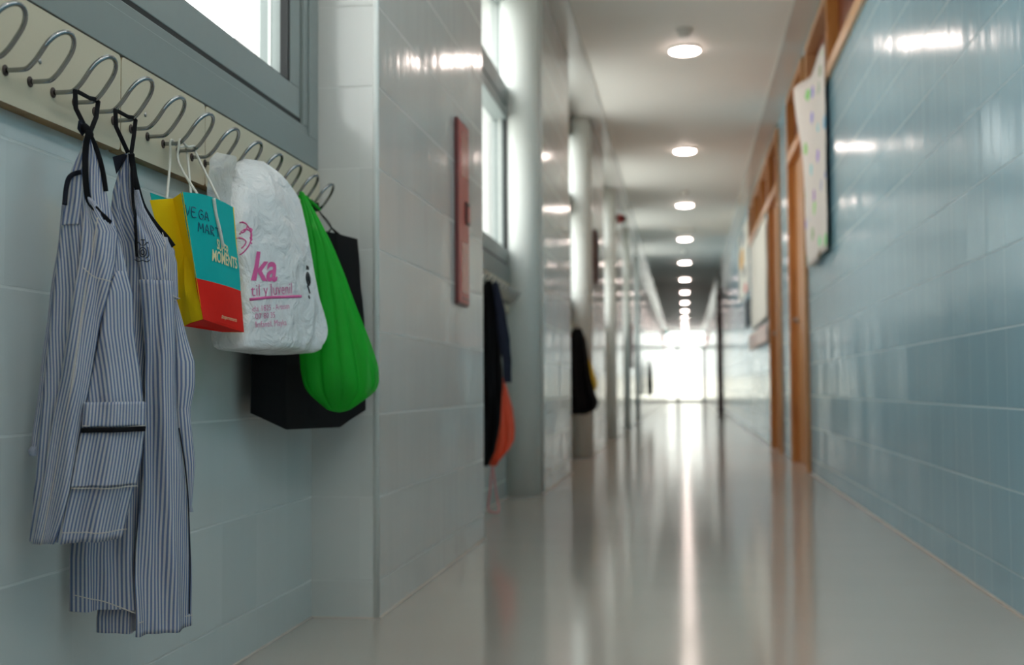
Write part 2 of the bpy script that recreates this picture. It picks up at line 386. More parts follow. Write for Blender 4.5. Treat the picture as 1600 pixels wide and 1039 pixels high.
for a, b in zip(PS, PS[1:]):
    wl.box(-1.1, XL, a + PL_, b, 0, 1.082); wl.box(-1.1, XL, a + PL_, b, 2.645, ZC)
wl.box(-1.1, XP, PS[-1] + PL_, YE, 0, ZC)
struct(wl.build('wall_left', M['tile_w']))
for a in PS:
    p = struct(MB().box(-1.1, XP, a, a + PL_, 0, ZC).build('pillar', M['tile_l'], loc=(-.9, a, 0)))
    bd = MB().tube([(XP - .005, a + .005, 0.002), (XP - .005, a + .005, ZC - .02)], .008, 12)
    bd.build('corner_bead', M['bead'], p, smooth=True)
for a in PS[3:]:
    cm = MB().lathe([(.1, .0), (.1, ZC - .01)], (-.835, a - .125, 0), n=40)
    struct(cm.build('column', M['white'], smooth=False, loc=(-.835, a - .125, 0)))
for o in bpy.data.objects:
    if o.name.startswith('column'):
        for p in o.data.polygons: p.use_smooth = abs(p.normal.z) < .5
# floor joints
j = MB()
for a, b in zip(PS, PS[1:]): j.box(XL, XL + .006, a + PL_, b, 0, .003)
for a in PS: j.box(XP, XP + .008, a, a + PL_, 0, .003)
j.box(XP, XP + .008, PS[-1] + PL_, YE, 0, .003)
for a in PS: j.box(XL, XP, a - .006, a, 0, .003)
struct(j.build('baseboard_left', M['sealant']))
struct(MB().box(XR - .009, XR, YN, 8.15, 0, .004).box(XR - .009, XR, 9.4, 10.4, 0, .004).box(XR - .009, XR, 11.6, 27.0, 0, .004).box(XR - .009, XR, 28.6, YE, 0, .004).build('baseboard_right', M['sealant']))

# right wall with real openings
ZT, ZTR = 2.2, 2.68
wr = MB()
wr.box(XR, 1.0, YN, 8.15, 0, ZT); wr.box(XR, 1.0, YN, 8.15, ZTR, ZC)
wr.box(XR, 1.0, 7.95, 8.15, ZT, ZTR)
wr.box(XR, 1.0, 9.4, 10.4, 0, ZC)
wr.box(XR, 1.0, 11.6, 15.0, 0, ZT); wr.box(XR, 1.0, 11.6, 15.0, ZTR, ZC)
wr.box(XR, 1.0, 15.0, 27.0, 0, ZC); wr.box(XR, 1.0, 28.6, YE, 0, ZC)
for a, b in ((8.15, 9.4), (10.4, 11.6), (27.0, 28.6)): wr.box(XR, 1.0, a, b, ZTR, ZC)
struct(wr.build('wall_right', M['tile_r']))

def door(n, y0, y1, dark=False):
    w, wl_, wd = (M['wood_far'],) * 3 if dark else (M['wood'], M['wood_light'], M['dark_panel'])
    fr = MB(); t = .075; x0 = XR - (.06 if dark else .022)
    fr.box(x0, .95, y0, y0 + t, 0, ZTR); fr.box(x0, .95, y1 - t, y1, 0, ZTR)
    fr.box(x0, .95, y0 + t, y1 - t, 2.18, 2.25); fr.box(x0, .95, y0 + t, y1 - t, ZTR - .05, ZTR)
    o = struct(fr.build('door_%d' % n, w, bevel=.003, loc=(XR, y0, 0)))
    lf = MB().box(XR + .03, XR + .07, y0 + t, y1 - t, .008, 2.178)
    l = lf.build('door_leaf', w, o, bevel=.003)
    MB().box(XR + .04, XR + .06, y0 + t, y1 - t, 2.25, ZTR - .05).build('transom_panel', wd, o)
    h = MB().lathe([(.026, 0), (.026, -.008)], (XR + .03, y1 - t - .07, 1.03), 'x', 20)
    h.tube(cr([(XR + .03, y1 - t - .07, 1.03), (XR + .006, y1 - t - .07, 1.03), (XR + .003, y1 - t - .1, 1.03), (XR + .003, y1 - t - .19, 1.03)], 5), .009, 10)
    h.build('door_handle', M['metal'], l, smooth=True)
    return o
door(1, 8.15, 9.4); door(2, 10.4, 11.6); door(3, 27.0, 28.6, True)

def clerestory(n, y0, y1, mull):
    x0 = XR - .02
    fr = MB(); fr.box(x0, .95, y0, y1, 2.2, 2.27); fr.box(x0, .95, y0, y0 + .06, 2.27, ZTR); fr.box(x0, .95, y1 - .06, y1, 2.27, ZTR); fr.box(x0, .95, y0 + .06, y1 - .06, ZTR - .05, ZTR)
    o = struct(fr.build('window_%d' % n, M['wood_light'], bevel=.003, loc=(XR, y0, 2.2)))
    ys = [y0] + mull + [y1]
    for m in mull: MB().box(x0 + .003, .94, m - .03, m + .03, 2.27, ZTR - .05).build('mullion', M['wood'], o, bevel=.003)
    for a, b in zip(ys, ys[1:]):
        MB().box(XR + .045, XR + .06, a + .03, b - .03, 2.27, ZTR - .05).build('dark_pane', M['dark_panel'], o)  # opaque pane; the dark room behind the glass is put into its colour
clerestory(20, 2.9, 7.95, [4.3, 5.6, 6.78]); clerestory(21, 11.6, 15.0, [12.75, 13.9])

# left windows
def pane_x(x, y0, y1, z0, z1): return MB().add([(x, y0, z0), (x, y1, z0), (x, y1, z1), (x, y0, z1)], [(0, 1, 2, 3)])
def pane_y(y, x0, x1, z0, z1): return MB().add([(x0, y, z0), (x1, y, z0), (x1, y, z1), (x0, y, z1)], [(0, 1, 2, 3)])
def window(n, y0, y1):
    X0, X1 = -.985, -.882
    a, b = y0 + .02, y1 - .02
    fr = MB(); fr.box(X0, X1, a, b, 1.082, 1.172); fr.box(X0, X1, a, b, 2.56, 2.645)
    fr.box(X0, X1, b - .105, b, 1.172, 2.56); fr.box(X0, X1, a, a + .105, 1.172, 2.56)
    fr.box(X0, X1 - .004, a + .105, b - .105, 2.0, 2.10)
    ym = a + .33 * (b - a); fr.box(X0, X1 - .004, ym - .05, ym + .05, 1.172, 2.0)
    # raised outer lip
    fr.box(X1, X1 + .004, a, b, 1.082, 1.152); fr.box(X1, X1 + .004, b - .07, b, 1.152, 2.645)
    o = struct(fr.build('window_%d' % n, M['frame'], bevel=.002, loc=(-.9, y1, 1.08)))
    for c, d in ((a + .105, ym - .05), (ym + .05, b - .105)):
        s = MB(); t = .07; zx = X1 - .007
        s.box(X0 + .02, zx, c + .006, d - .006, 1.186, 1.256); s.box(X0 + .02, zx, c + .006, d - .006, 1.93, 1.994)
        s.box(X0 + .02, zx, c + .006, c + t, 1.256, 1.93); s.box(X0 + .02, zx, d - t - .006, d - .006, 1.256, 1.93)
        so = s.build('sash', M['frame2'], o, bevel=.002)
        g = MB(); g.box(X0 + .01, zx - .001, c, d, 1.171, 1.187)
        g.box(zx - .02, zx - .002, d - t - .022, d - t - .004, 1.256, 1.93); g.box(zx - .02, zx - .004, c + t, c + t + .006, 1.256, 1.93)
        g.box(zx - .02, zx - .003, c + t, d - t, 1.254, 1.259)
        g.build('gasket', M['gasket'], so)
        pane_x(-.94, c + t, d - t, 1.25, 1.935).build('glass_pane', M['glass'], so, fix=False)
        st = MB(); 
        for k in range(2): st.box(-.93 + .008 * k, -.926 + .008 * k, d - t - .045 - .016 * k, d - t - .038 - .016 * k, 1.256, 1.93)
        st.build('pane_reflection', M['white'], so)  # white strips stand in for reflections along the pane edge
    pane_x(-.94, a + .105, b - .105, 2.10, 2.56).build('upper_pane', M['glass'], o, fix=False)
for i, (a, b) in enumerate(zip(PS, PS[1:])): window(i + 1, a + PL_, b)

# far end glazed doors
e = MB(); y = YE
for x in (-.76, -.26, .70): e.box(x - .05, x + .05, y, y + .06, 0, 2.08)
e.box(.77, 1.0, y, y + .06, 0, 2.72); e.box(-1.1, -.775, y, y + .06, 0, 2.72)
e.box(-.79, .79, y, y + .06, 2.02, 2.14); e.box(-.79, .79, y, y + .06, 2.66, 2.72); e.box(-.79, .79, y, y + .06, 0, .10)
ed = struct(e.build('door_4', M['alum'], loc=(0, y, 0)))
pane_y(y + .03, -.76, .76, 2.13, 2.66).build('transom_pane', M['glass'], ed, fix=False)
for a, b in ((-.76, -.29), (-.23, .67)):
    pane_y(y + .03, a, b, .10, 2.06).build('door_pane', M['glass'], ed, fix=False)
MB().tube([(-.2, y - .03, .95), (-.2, y - .03, 1.25)], .015, 10).build('door_handle', M['metal'], ed, smooth=True)
struct(MB().box(-60, 60, -40, 160, -.35, -.3).build('ground', M['outside']))
bf = thing('added_backdrop', 'pale backdrop added beyond the glazed doors to dim the bright sky', 'building', (0, 75, -.3))
MB().box(-30, 30, 75, 76, -.3, 14).build('backdrop_sheet', M['backdrop'], bf)  # added to dim the sky seen and mirrored through the end doors
gw = thing('garden_wall', 'low cream wall outside beyond the far glazed doors', 'wall', (0, 60, -.3))
MB().box(-7, 7, 60, 60.25, -.3, .95).build('wall_face', M['outwall'], gw)
MB().box(-7.05, 7.05, 59.95, 60.3, .95, 1.02).build('coping', M['outwall'], gw, bevel=.01)

# ------------------------------------------------------------------ lights
sc.world = bpy.data.worlds.new('overcast_sky'); sc.world.use_nodes = True
wn = sc.world.node_tree; bg = wn.nodes['Background']
tc = wn.nodes.new('ShaderNodeTexCoord'); sx = wn.nodes.new('ShaderNodeSeparateXYZ'); wn.links.new(tc.outputs['Generated'], sx.inputs[0])
rp = wn.nodes.new('ShaderNodeValToRGB'); rp.color_ramp.elements[0].color = (1, .98, .95, 1); rp.color_ramp.elements[1].color = (.95, .97, 1, 1)
rp.color_ramp.elements[0].position = 0; rp.color_ramp.elements[1].position = .8
wn.links.new(sx.outputs['Z'], rp.inputs[0]); wn.links.new(rp.outputs[0], bg.inputs['Color']); bg.inputs['Strength'].default_value = 4.6
def portal(loc, rot, sx_, sy_):
    l = bpy.data.lights.new('sky_portal', 'AREA'); l.shape = 'RECTANGLE'; l.size = sx_; l.size_y = sy_; l.cycles.is_portal = True
    o = bpy.data.objects.new('sky_portal', l); C.objects.link(o); o.location = loc; o.rotation_euler = rot
for a, b in zip(PS, PS[1:]):
    portal((-1.02, (a + PL_ + b) / 2, 1.86), (0, -PI / 2, 0), 1.55, b - a - PL_)
portal((0, YE + .1, 1.37), (-PI / 2, 0, 0), 1.6, 2.7)
portal((.02, YN - .12, 1.8), (PI / 2, 0, 0), 1.5, 1.55)

lamps = ['first round ceiling lamp, largest, above the fire cabinet', 'second round ceiling lamp from the camera', 'third round ceiling lamp from the camera',
         'fourth round ceiling lamp from the camera', 'fifth round ceiling lamp along the row', 'sixth round ceiling lamp along the row', 'seventh round ceiling lamp along the row',
         'eighth round ceiling lamp along the row', 'ninth round ceiling lamp along the row', 'tenth round ceiling lamp along the row', 'eleventh round ceiling lamp, next to last before glazed doors',
         'twelfth round ceiling lamp, last before the glazed doors', 'round ceiling lamp overhead, out of the picture', 'round ceiling lamp behind the camera', 'round ceiling lamp farthest behind the camera']
ly = [7.98 + 3.43 * i for i in range(12)] + [7.98 - 3.43 * i for i in (1, 2, 3)]
t = thing('ceiling_lamp', lamps[0], 'lamp', (.026, ly[0], ZC), 'round ceiling lamps')
MB().lathe([(.101, 0), (.101, -.012), (.096, -.02)], (.026, ly[0], ZC - .0005), n=40).build('lamp_rim', M['plastic'], t, smooth=False)
MB().lathe([(.095, -.0195), (.094, -.026), (.082, -.031), (.045, -.034)], (.026, ly[0], ZC), n=40).build('diffuser', M['lamp_glow'], t, smooth=True)
for i in range(1, len(ly)):
    c = copy_tree(t); c.location = (.026, ly[i], ZC); c['label'] = lamps[i]

def detector(y, x, label):
    d = thing('smoke_detector', label, 'smoke detector', (x, y, ZC), 'smoke detectors')
    MB().lathe([(.05, 0), (.05, -.018), (.044, -.024)], (x, y, ZC - .0005), n=28).build('detector_base', M['plastic'], d)
    MB().lathe([(.036, -.0235), (.036, -.04), (.026, -.05), (.01, -.053)], (x, y, ZC), n=28).build('detector_head', M['plastic'], d, smooth=True)
detector(7.55, .022, 'white smoke detector just in front of the first ceiling lamp')
detector(13.85, .022, 'small white smoke detector in front of the third ceiling lamp')
detector(20.0, .02, 'small smoke detector in front of the fifth ceiling lamp')
em = thing('emergency_light', 'pale oblong emergency light in front of the fourth ceiling lamp', 'emergency light', (.02, 17.2, ZC))
MB().box(-.12, .16, 17.14, 17.26, ZC - .04, ZC - .0005).build('housing', M['plastic'], em, bevel=.008)
MB().box(-.10, .14, 17.155, 17.245, ZC - .05, ZC - .04).build('lens', M['white'], em, bevel=.006)

# ------------------------------------------------------------------ coat racks
XB = -.878
planks = []
def plank(y0, y1, label, group):
    t = thing('coat_rack_board', label, 'rack board', (XB, (y0 + y1) / 2, .928), group)
    z0, z1, r = .928, 1.079, .008
    face = MB(); pts = []
    for cy, cz, a0 in ((y0 + r, z0 + r, 180), (y1 - r, z0 + r, 270), (y1 - r, z1 - r, 0), (y0 + r, z1 - r, 90)):
        for k in range(5): a = math.radians(a0 + 22.5 * k); pts.append((cy + r * math.cos(a), cz + r * math.sin(a)))
    n = len(pts)
    fr = [(XB, p[0], p[1]) for p in pts]; bk = [(-.8995, p[0], p[1]) for p in pts]
    face.add([(XB + .0008, p[0], p[1]) for p in pts] + fr, [list(range(n))] + [[k, (k + 1) % n, n + (k + 1) % n, n + k] for k in range(n)])
    face.build('laminate_face', M['laminate'], t)
    core = MB().add(fr + bk, [list(range(n, 2 * n))] + [[k, (k + 1) % n, n + (k + 1) % n, n + k] for k in range(n)])
    core.build('plywood_core', M['ply'], t)
    return t
p1 = plank(1.02, 1.8495, 'cream laminate rack board carrying the hook of the nearer smock', 'coat rack boards')
p2 = plank(1.8525, 2.2, 'short cream laminate rack board above the paper bag', 'coat rack boards')
p3 = plank(2.203, 2.935, 'cream laminate rack board behind the white plastic bag', 'coat rack boards')
for (yy, zz, pp) in ((1.60, 1.005, p1), (1.94, 1.005, p2), (2.6, 1.005, p3)):
    MB().lathe([(.004, .0006), (.004, .002), (.002, .003)], (XB, yy, zz), 'x', 14).build('screw', M['metal'], pp, smooth=True)

def hook_path(y0, yw=.0625):
    """two legs out of the board, bent up into an inverted U"""
    xb, zb = -.843, .970
    d = Vector((.040, 0, .056)).normalized(); L = .036
    b0 = Vector((xb, y0, zb)); r = yw / 2
    leg = [Vector((XB + .0009, y0, zb)), Vector((xb - .012, y0, zb)), Vector((xb - .004, y0, zb + .0012)), Vector((xb + .003, y0, zb + .0065)), b0 + d * .018, b0 + d * L]
    cen = b0 + d * L + Vector((0, r, 0))
    arc = [cen + Vector((0, -1, 0)) * (r * math.cos(a)) + d * (r * 1.0 * math.sin(a)) for a in [PI * k / 14 for k in range(1, 14)]]
    leg2 = [Vector((p.x, y0 + yw, p.z)) for p in reversed(leg)]
    return cr(leg, 3)[:-1] + [tuple(leg[-1])] + [tuple(a) for a in arc] + cr(leg2, 3)
def make_hook(y0, label, group):
    t = thing('coat_hook', label, 'coat hook', (XB, y0, .97), group)
    MB().tube(hook_path(y0), .0034, 12).build('wire_loop', M['chrome'], t, smooth=True)
    for yy in (y0, y0 + .0625):
        MB().lathe([(.0075, .001), (.0075, .002), (.0055, .0032)], (XB, yy, .97), 'x', 18).build('flange', M['flange'], t, smooth=False)
    return t
HL = ['chrome wire coat hook cut by the picture edge', 'empty chrome wire hook before the nearer smock', 'chrome wire hook holding the nearer striped smock',
      'chrome wire hook holding the farther striped smock', 'empty chrome wire hook between smock and paper bag', 'chrome wire hook holding the teal and yellow paper bag',
      'chrome wire hook behind the clear handle of the white bag', 'chrome wire hook through the white plastic bag handles', 'first empty chrome hook after the white plastic bag',
      'chrome wire hook beside the top of the green bag', 'chrome wire hook holding the green bag', 'last chrome wire hook, nearest the white tiled corner']
h0 = make_hook(1.387, HL[0], 'chrome coat hooks on the near rack')
HY = [1.387 + .125 * k for k in range(12)]
for k in range(1, 12):
    c = copy_tree(h0); c.location = (XB, HY[k], .97); c['label'] = HL[k]

# second rack, in the next recess
p4 = plank(4.6, 6.27, 'cream rack board in the second recess, beyond the fire cabinet', 'coat rack boards')
p5 = plank(8.2, 9.95, 'cream rack board in the third recess behind black jacket', 'coat rack boards')
for k in range(10):
    c = copy_tree(h0); c.location = (XB, 4.96 + .125 * k, .97)
    c['group'] = 'chrome coat hooks on the second rack'
    c['label'] = ('blurred chrome hook on second rack, %s from the round column' %
                  ['tenth', 'ninth', 'eighth', 'seventh', 'sixth', 'fifth', 'fourth', 'third', 'second', 'first'][k])
for k in range(2):
    c = copy_tree(h0); c.location = (XB, 9.35 + .25 * k, .97); c['group'] = 'chrome coat hooks on the third rack'
    c['label'] = ['chrome hook on third rack holding the black jacket', 'chrome hook on third rack holding the yellow garment'][k]

# ------------------------------------------------------------------ garments
class Frame:
    """local plane a garment hangs in: s along it, z up, w off it towards the aisle"""
    def __init__(f, p0, e):
        f.o = Vector((p0[0], p0[1], 0)); f.e = Vector((e[0], e[1], 0)).normalized(); f.n = Vector((f.e.y, -f.e.x, 0))
    def __call__(f, s, w, z): return f.o + f.e * s + f.n * w + Vector((0, 0, z))
PER = .0049
class Cloth:
    def __init__(c, F, Lp, Rp, T, fold=.005, k=3.2, seed=1, N=34, back=.6):
        c.F, c.L, c.R, c.T, c.fold, c.k, c.seed, c.N, c.back = F, Lp, Rp, T, fold, k, seed, N, back
        c.zt, c.zb = Lp[0][1], Lp[-1][1]
    def lr(c, z): return lin(c.L, z), lin(c.R, z)
    def w(c, a, z):
        a = max(0, min(1, a)); T = lin(c.T, z); q = (math.sin(PI * a)) ** .55 if 0 < a < 1 else 0
        t = (c.zt - z) / (c.zt - c.zb)
        f = c.fold * (.25 + .9 * t)
        ph = 2.2 * vnoise(z * 5, c.seed) + c.seed
        fo = math.sin(2 * PI * c.k * a + ph) + .5 * math.sin(2 * PI * c.k * 2.1 * a - ph * 1.7 + z * 9) + .5 * (noise2(a * 4, z * 14, c.seed) - .5) * 2
        return T * q + f * fo * min(1, q * 1.2)
    def at(c, s, z, off=0):
        l, r = c.lr(z); a = (s - l) / max(1e-4, r - l)
        return c.F(s, c.w(a, z) + off, z)
    def body(c, name, mat, parent, nz=80, na=56, solid=0, hem=None):
        P, U = [], []
        for i in range(nz + 1):
            z = c.zt + (c.zb - c.zt) * i / nz; l, r = c.lr(z); W = r - l; row = []; ur = []
            n = min(c.N, W / PER * 1.25)
            T = lin(c.T, z)
            for j in range(na + 1):
                a = j / na; row.append(c.F(l + W * a, c.w(a, z), z)); ur.append(((a - .5) * n, z))
            for j in range(na - 1, 0, -1):
                a = j / na; wb = -T * c.back * math.sin(PI * a) ** .6
                row.append(c.F(l + W * a, wb, z)); ur.append((-(a - .5) * n + .3, z))
            P.append(row); U.append(ur)
        m = MB().grid(P, closed=True, uv=U)
        return m.build(name, mat, parent, smooth=True)
    def panel(c, name, mat, parent, L, R, off=.005, bulge=.004, nz=50, ns=14, N=None, ph=0, anchor=.5, solid=.0015):
        """cloth panel lying over the body between two edges (s, z)"""
        P, U = [], []; zt, zb = L[0][1], L[-1][1]
        for i in range(nz + 1):
            t = i / nz; z = zt + (zb - zt) * t; row, ur = [], []
            l = lin(L, z); r = lin(R, z)
            n = N if N else (r - l) / PER
            for j in range(ns + 1):
                a = j / ns; s = l + (r - l) * a
                b, rr = c.lr(z); aa = (s - b) / max(1e-4, rr - b); aa = max(.04, min(.96, aa))
                row.append(c.F(s, c.w(aa, z) + off + bulge * math.sin(PI * a) ** .7 + .002 * (noise2(a * 3 + ph, z * 25, c.seed + 5) - .5), z))
                ur.append(((a - anchor) * n + ph, z))
            P.append(row); U.append(ur)
        return MB().grid(P, uv=U).build(name, mat, parent, smooth=True, solid=solid)
    def line(c, pts, off=.006, n=5):
        q = cr(pts, n); out = []
        for s, z in q:
            l, r = c.lr(z); a = max(.03, min(.97, (s - l) / max(1e-4, r - l)))
            out.append(c.F(s, c.w(a, z) + off, z))
        return out
    def tape(c, name, mat, parent, pts, width=.004, off=.007, thick=.0012, n=5):
        return MB().tube(c.line(pts, off, n), width, 10, flat=thick, ref=c.F.n).build(name, mat, parent, smooth=True)
def sleeve(F, name, mat, parent, L, R, w0, depth=.8, nz=44, seed=3, N=16, tilt=0):
    P, U = [], []; zt, zb = L[0][1], L[-1][1]; n = 28
    for i in range(nz + 1):
        t = i / nz; z = zt + (zb - zt) * t; l, r = lin(L, z), lin(R, z); c0, h = (l + r) / 2, (r - l) / 2
        row, ur = [], []
        for k in range(n):
            a = 2 * PI * k / n
            rr = 1 + .10 * math.sin(3 * a + 6 * z * 4 + seed) + .10 * (noise2(k / 4, z * 30, seed) - .5)
            row.append(F(c0 + h * math.cos(a) * (1 + .04 * math.sin(z * 60 + a)), w0 - h * depth * rr * math.sin(a), z)); ur.append((N * (k if k <= n / 2 else n - k) * 2 / n, z))
        P.append(row); U.append(ur)
    return MB().grid(P, closed=True, uv=U).build(name, mat, parent, smooth=True)

# --- nearer smock
FA = Frame((-.800, 1.64), (.82, .57))
LA = [(-0.0269, 0.908), (-0.0326, 0.8833), (-0.0425, 0.8584), (-0.0506, 0.8241), (-0.0553, 0.7883), (-0.0599, 0.7483), (-0.0653, 0.6996), (-0.0697, 0.6469), (-0.0749, 0.5944), (-0.0793, 0.5421), (-0.0836, 0.4815), (-0.0879, 0.4213), (-0.0936, 0.3477)]
RA = [(-0.0226, 0.9084), (-0.0131, 0.8894), (-0.0052, 0.8676), (0.002, 0.8275), (0.0145, 0.7832), (0.0297, 0.7253), (0.0379, 0.6859), (0.0409, 0.631), (0.0501, 0.577), (0.0548, 0.5338), (0.0542, 0.4907), (0.0467, 0.4336), (0.035, 0.3807), (0.0266, 0.3404)]
TA = [(.006, .95), (.010, .87), (.018, .80), (.024, .70), (.026, .55), (.026, .30)]
t = thing('striped_smock', 'nearer blue and white striped school smock with front pocket, hanging by black loop', 'smock', FA(0, 0, .35), 'striped smocks')
smA = t
cA = Cloth(FA, LA, RA, TA, fold=.0065, k=2.6, seed=2, N=34)
cA.body('body', M['stripe'], t)
# back yoke seen behind, with armhole tape
cA.panel('back_yoke', M['stripe_in'], t, [(-0.0318, 0.8861), (-0.0459, 0.8529), (-0.053, 0.8062), (-0.0577, 0.7775)], [(-0.0267, 0.8865), (-0.0307, 0.854), (-0.032, 0.8164), (-0.0359, 0.7787)], off=.001, bulge=.003, ph=.4)
# folded-over placket running down the side
PLL = [(-0.0278, 0.8149), (-0.0317, 0.7807), (-0.0355, 0.7361), (-0.0427, 0.6915), (-0.0489, 0.6385), (-0.0573, 0.5682), (-0.0675, 0.5072), (-0.0766, 0.4381), (-0.0851, 0.3867), (-0.0919, 0.3459)]
PLR = [(-0.0235, 0.8151), (0.0042, 0.7809), (0.0155, 0.7725), (0.0106, 0.7291), (0.0023, 0.6965), (-0.0084, 0.648), (-0.0213, 0.5681), (-0.0358, 0.4891), (-0.0484, 0.4197), (-0.0579, 0.3767), (-0.0675, 0.3409)]
cA.panel('placket', M['stripe'], t, PLL, PLR, off=.008, bulge=.005, N=11, ph=.2)
cA.panel('front_panel', M['stripe'], t, [(0.0133, 0.7157), (0.0031, 0.6965), (-0.0076, 0.6481), (-0.0205, 0.5681), (-0.0349, 0.4891), (-0.0468, 0.4196), (-0.0593, 0.3456)], [(0.0289, 0.7163), (0.037, 0.6859), (0.0392, 0.631), (0.0474, 0.577), (0.0521, 0.5321), (0.0516, 0.4908), (0.0441, 0.4337), (0.0324, 0.3809), (0.0249, 0.3405)], off=.003, bulge=.006, anchor=1, ph=.6)
# pocket with black band and flap
pk = cA.panel('pocket', M['stripe'], t, [(-0.0311, 0.5347), (-0.0333, 0.4996), (-0.0405, 0.4612), (-0.0468, 0.4213)], [(0.053, 0.5338), (0.0533, 0.4943), (0.0492, 0.4586), (0.0425, 0.4195)], off=.012, bulge=.006, N=19, ph=.1)
cA.panel('pocket_flap', M['stripe'], pk, [(-0.0303, 0.5338), (-0.0334, 0.5014)], [(0.0539, 0.5329), (0.0533, 0.4997)], off=.016, bulge=.006, nz=10, N=19, ph=.5)
b = cA.panel('black_band', M['black_tape'], pk, [(-0.0342, 0.5005), (-0.035, 0.4935)], [(0.0533, 0.4988), (0.0524, 0.4916)], off=.0185, bulge=.006, nz=4, N=8)
# tapes: neckline, armhole, hanging loop
cA.tape('neck_binding', M['black_tape'], t, [(-0.0243, 0.9083), (-0.0284, 0.8864), (-0.0299, 0.8594), (-0.0288, 0.8344), (-0.0243, 0.8097), (-0.0114, 0.7926), (0.0042, 0.7809)], .0042, .013)
cA.tape('neck_binding', M['black_tape'], t, [(-0.0226, 0.9075), (-0.0148, 0.892), (-0.0087, 0.8745), (-0.0033, 0.8524), (0.0003, 0.8274)], .0034, .004)
cA.tape('armhole_binding', M['navy_tape'], t, [(-0.034, 0.8502), (-0.0433, 0.8477), (-0.0499, 0.8401), (-0.0531, 0.8239), (-0.0546, 0.8043)], .0034, .008)
kA = FA(*(lambda q: (q[0], .006, q[1]))([(-0.0252, 0.91)][0]))
loopA = [kA, Vector((-.8395, 1.6310, .945)), Vector((-.8420, 1.6335, .9715)), Vector((-.843, 1.6370, .9735)), Vector((-.843, 1.6450, .9715)), Vector((-.843, 1.6795, .9705)), Vector((-.843, 1.6995, .9735)), Vector((-.842, 1.7030, .9715)), Vector((-.837, 1.6875, .945)), kA + Vector((.003, .004, 0))]
MB().tube(loopA, .0034, 10, flat=.0010, ref=FA.n).build('hanging_loop', M['black_tape'], t, smooth=True)
MB().tube(cr([kA + FA.e * -.004 + Vector((0, 0, .006)), kA + FA.n * .006, kA + FA.e * .004 + Vector((0, 0, -.006))], 5), .0055, 10).build('loop_knot', M['black_tape'], t, smooth=True)
tb = [(-0.038, 0.9124), (-0.0372, 0.9232), (-0.0313, 0.9256), (-0.0261, 0.9099), (-0.0311, 0.9023)]
MB().add([FA(s, .004 + .004 * (k % 2), z) for k, (s, z) in enumerate(tb)], [list(range(5))]).build('loop_tab', M['navy_tape'], t, solid=.0015)
# stitching
for pts in ([(-0.0148, 0.7861), (-0.0211, 0.7367), (-0.0292, 0.6919), (-0.0371, 0.6298), (-0.0473, 0.5594), (-0.0574, 0.4896), (-0.0698, 0.4119), (-0.0822, 0.3453)],):
    cA.tape('stitching', M['thread'], t, pts, .0008, .0165, .0006)
for pts in ([(-0.0345, 0.7166), (-0.0191, 0.7047), (0.0023, 0.6983)], [(-0.0468, 0.4205), (-0.0082, 0.418), (0.0425, 0.4186)], [(-0.0595, 0.3629), (-0.0161, 0.3588), (0.0291, 0.3598)], [(-0.0334, 0.5031), (0.0082, 0.4997), (0.0524, 0.5015)]):
    cA.tape('stitching', M['thread'], t, pts, .0006, .019 if pts[0][1] < .8 else .015, .0005)
slA = sleeve(FA, 'sleeve', M['stripe'], t, [(-0.0547, 0.8078), (-0.0607, 0.7438), (-0.0692, 0.6819), (-0.0768, 0.6118), (-0.0842, 0.5422), (-0.0917, 0.4731)], [(-0.0353, 0.809), (-0.0381, 0.7448), (-0.0459, 0.6826), (-0.0519, 0.612), (-0.0579, 0.542), (-0.0671, 0.4725)], -.014, .55, seed=4, N=11)
sleeve(FA, 'cuff', M['stripe'], slA, [(-0.0917, 0.4748), (-0.0957, 0.4698), (-0.094, 0.462)], [(-0.0671, 0.4742), (-0.0687, 0.4673), (-0.0719, 0.4596)], -.014, .6, nz=8, seed=9, N=22)

# --- farther smock
FB = Frame((-.792, 1.80), (.75, .66))
LB = [(-0.0509, 0.906), (-0.0584, 0.884), (-0.0685, 0.8465), (-0.072, 0.8078), (-0.0753, 0.7501), (-0.0821, 0.6736), (-0.0926, 0.5976), (-0.103, 0.5224), (-0.1133, 0.4479), (-0.1217, 0.374), (-0.1265, 0.3097), (-0.1258, 0.2315)]
RB = [(-0.0461, 0.9065), (-0.0381, 0.8684), (-0.0243, 0.8228), (-0.0036, 0.795), (0.0193, 0.769), (0.0255, 0.7417), (0.0268, 0.6897), (0.0291, 0.6378), (0.0266, 0.5693), (0.0279, 0.5107), (0.0363, 0.4424), (0.0437, 0.3739), (0.0471, 0.296), (0.0496, 0.2106)]
TB = [(.006, .92), (.012, .86), (.022, .78), (.026, .68), (.030, .5), (.034, .2)]
t = thing('striped_smock', 'farther striped school smock with stitched black crest, hanging behind the pocketed one', 'smock', FB(0, 0, .2), 'striped smocks')
cB = Cloth(FB, LB, RB, TB, fold=.008, k=2.8, seed=5, N=38, back=.5)
cB.body('body', M['stripe'], t)
fp = cB.panel('front_panel', M['stripe'], t, [(-0.0398, 0.7134), (-0.0303, 0.5981), (-0.0307, 0.5213), (-0.0357, 0.426), (-0.0426, 0.3352), (-0.0459, 0.275), (-0.0481, 0.1953)], [(0.0157, 0.7158), (0.0224, 0.5985), (0.0249, 0.5205), (0.0343, 0.4424), (0.0427, 0.374), (0.0471, 0.296), (0.0498, 0.1864)], off=.012, bulge=.014, nz=70, ns=24, anchor=.3, ph=.3)
cB.panel('side_panel', M['stripe'], t, [(0.0306, 0.5595), (0.0383, 0.4423), (0.0448, 0.3641), (0.0462, 0.2864), (0.0468, 0.1935)], [(0.0386, 0.5595), (0.0443, 0.4421), (0.0478, 0.364), (0.0532, 0.2858), (0.0547, 0.1926)], off=-.002, bulge=.003, ns=6, N=4)
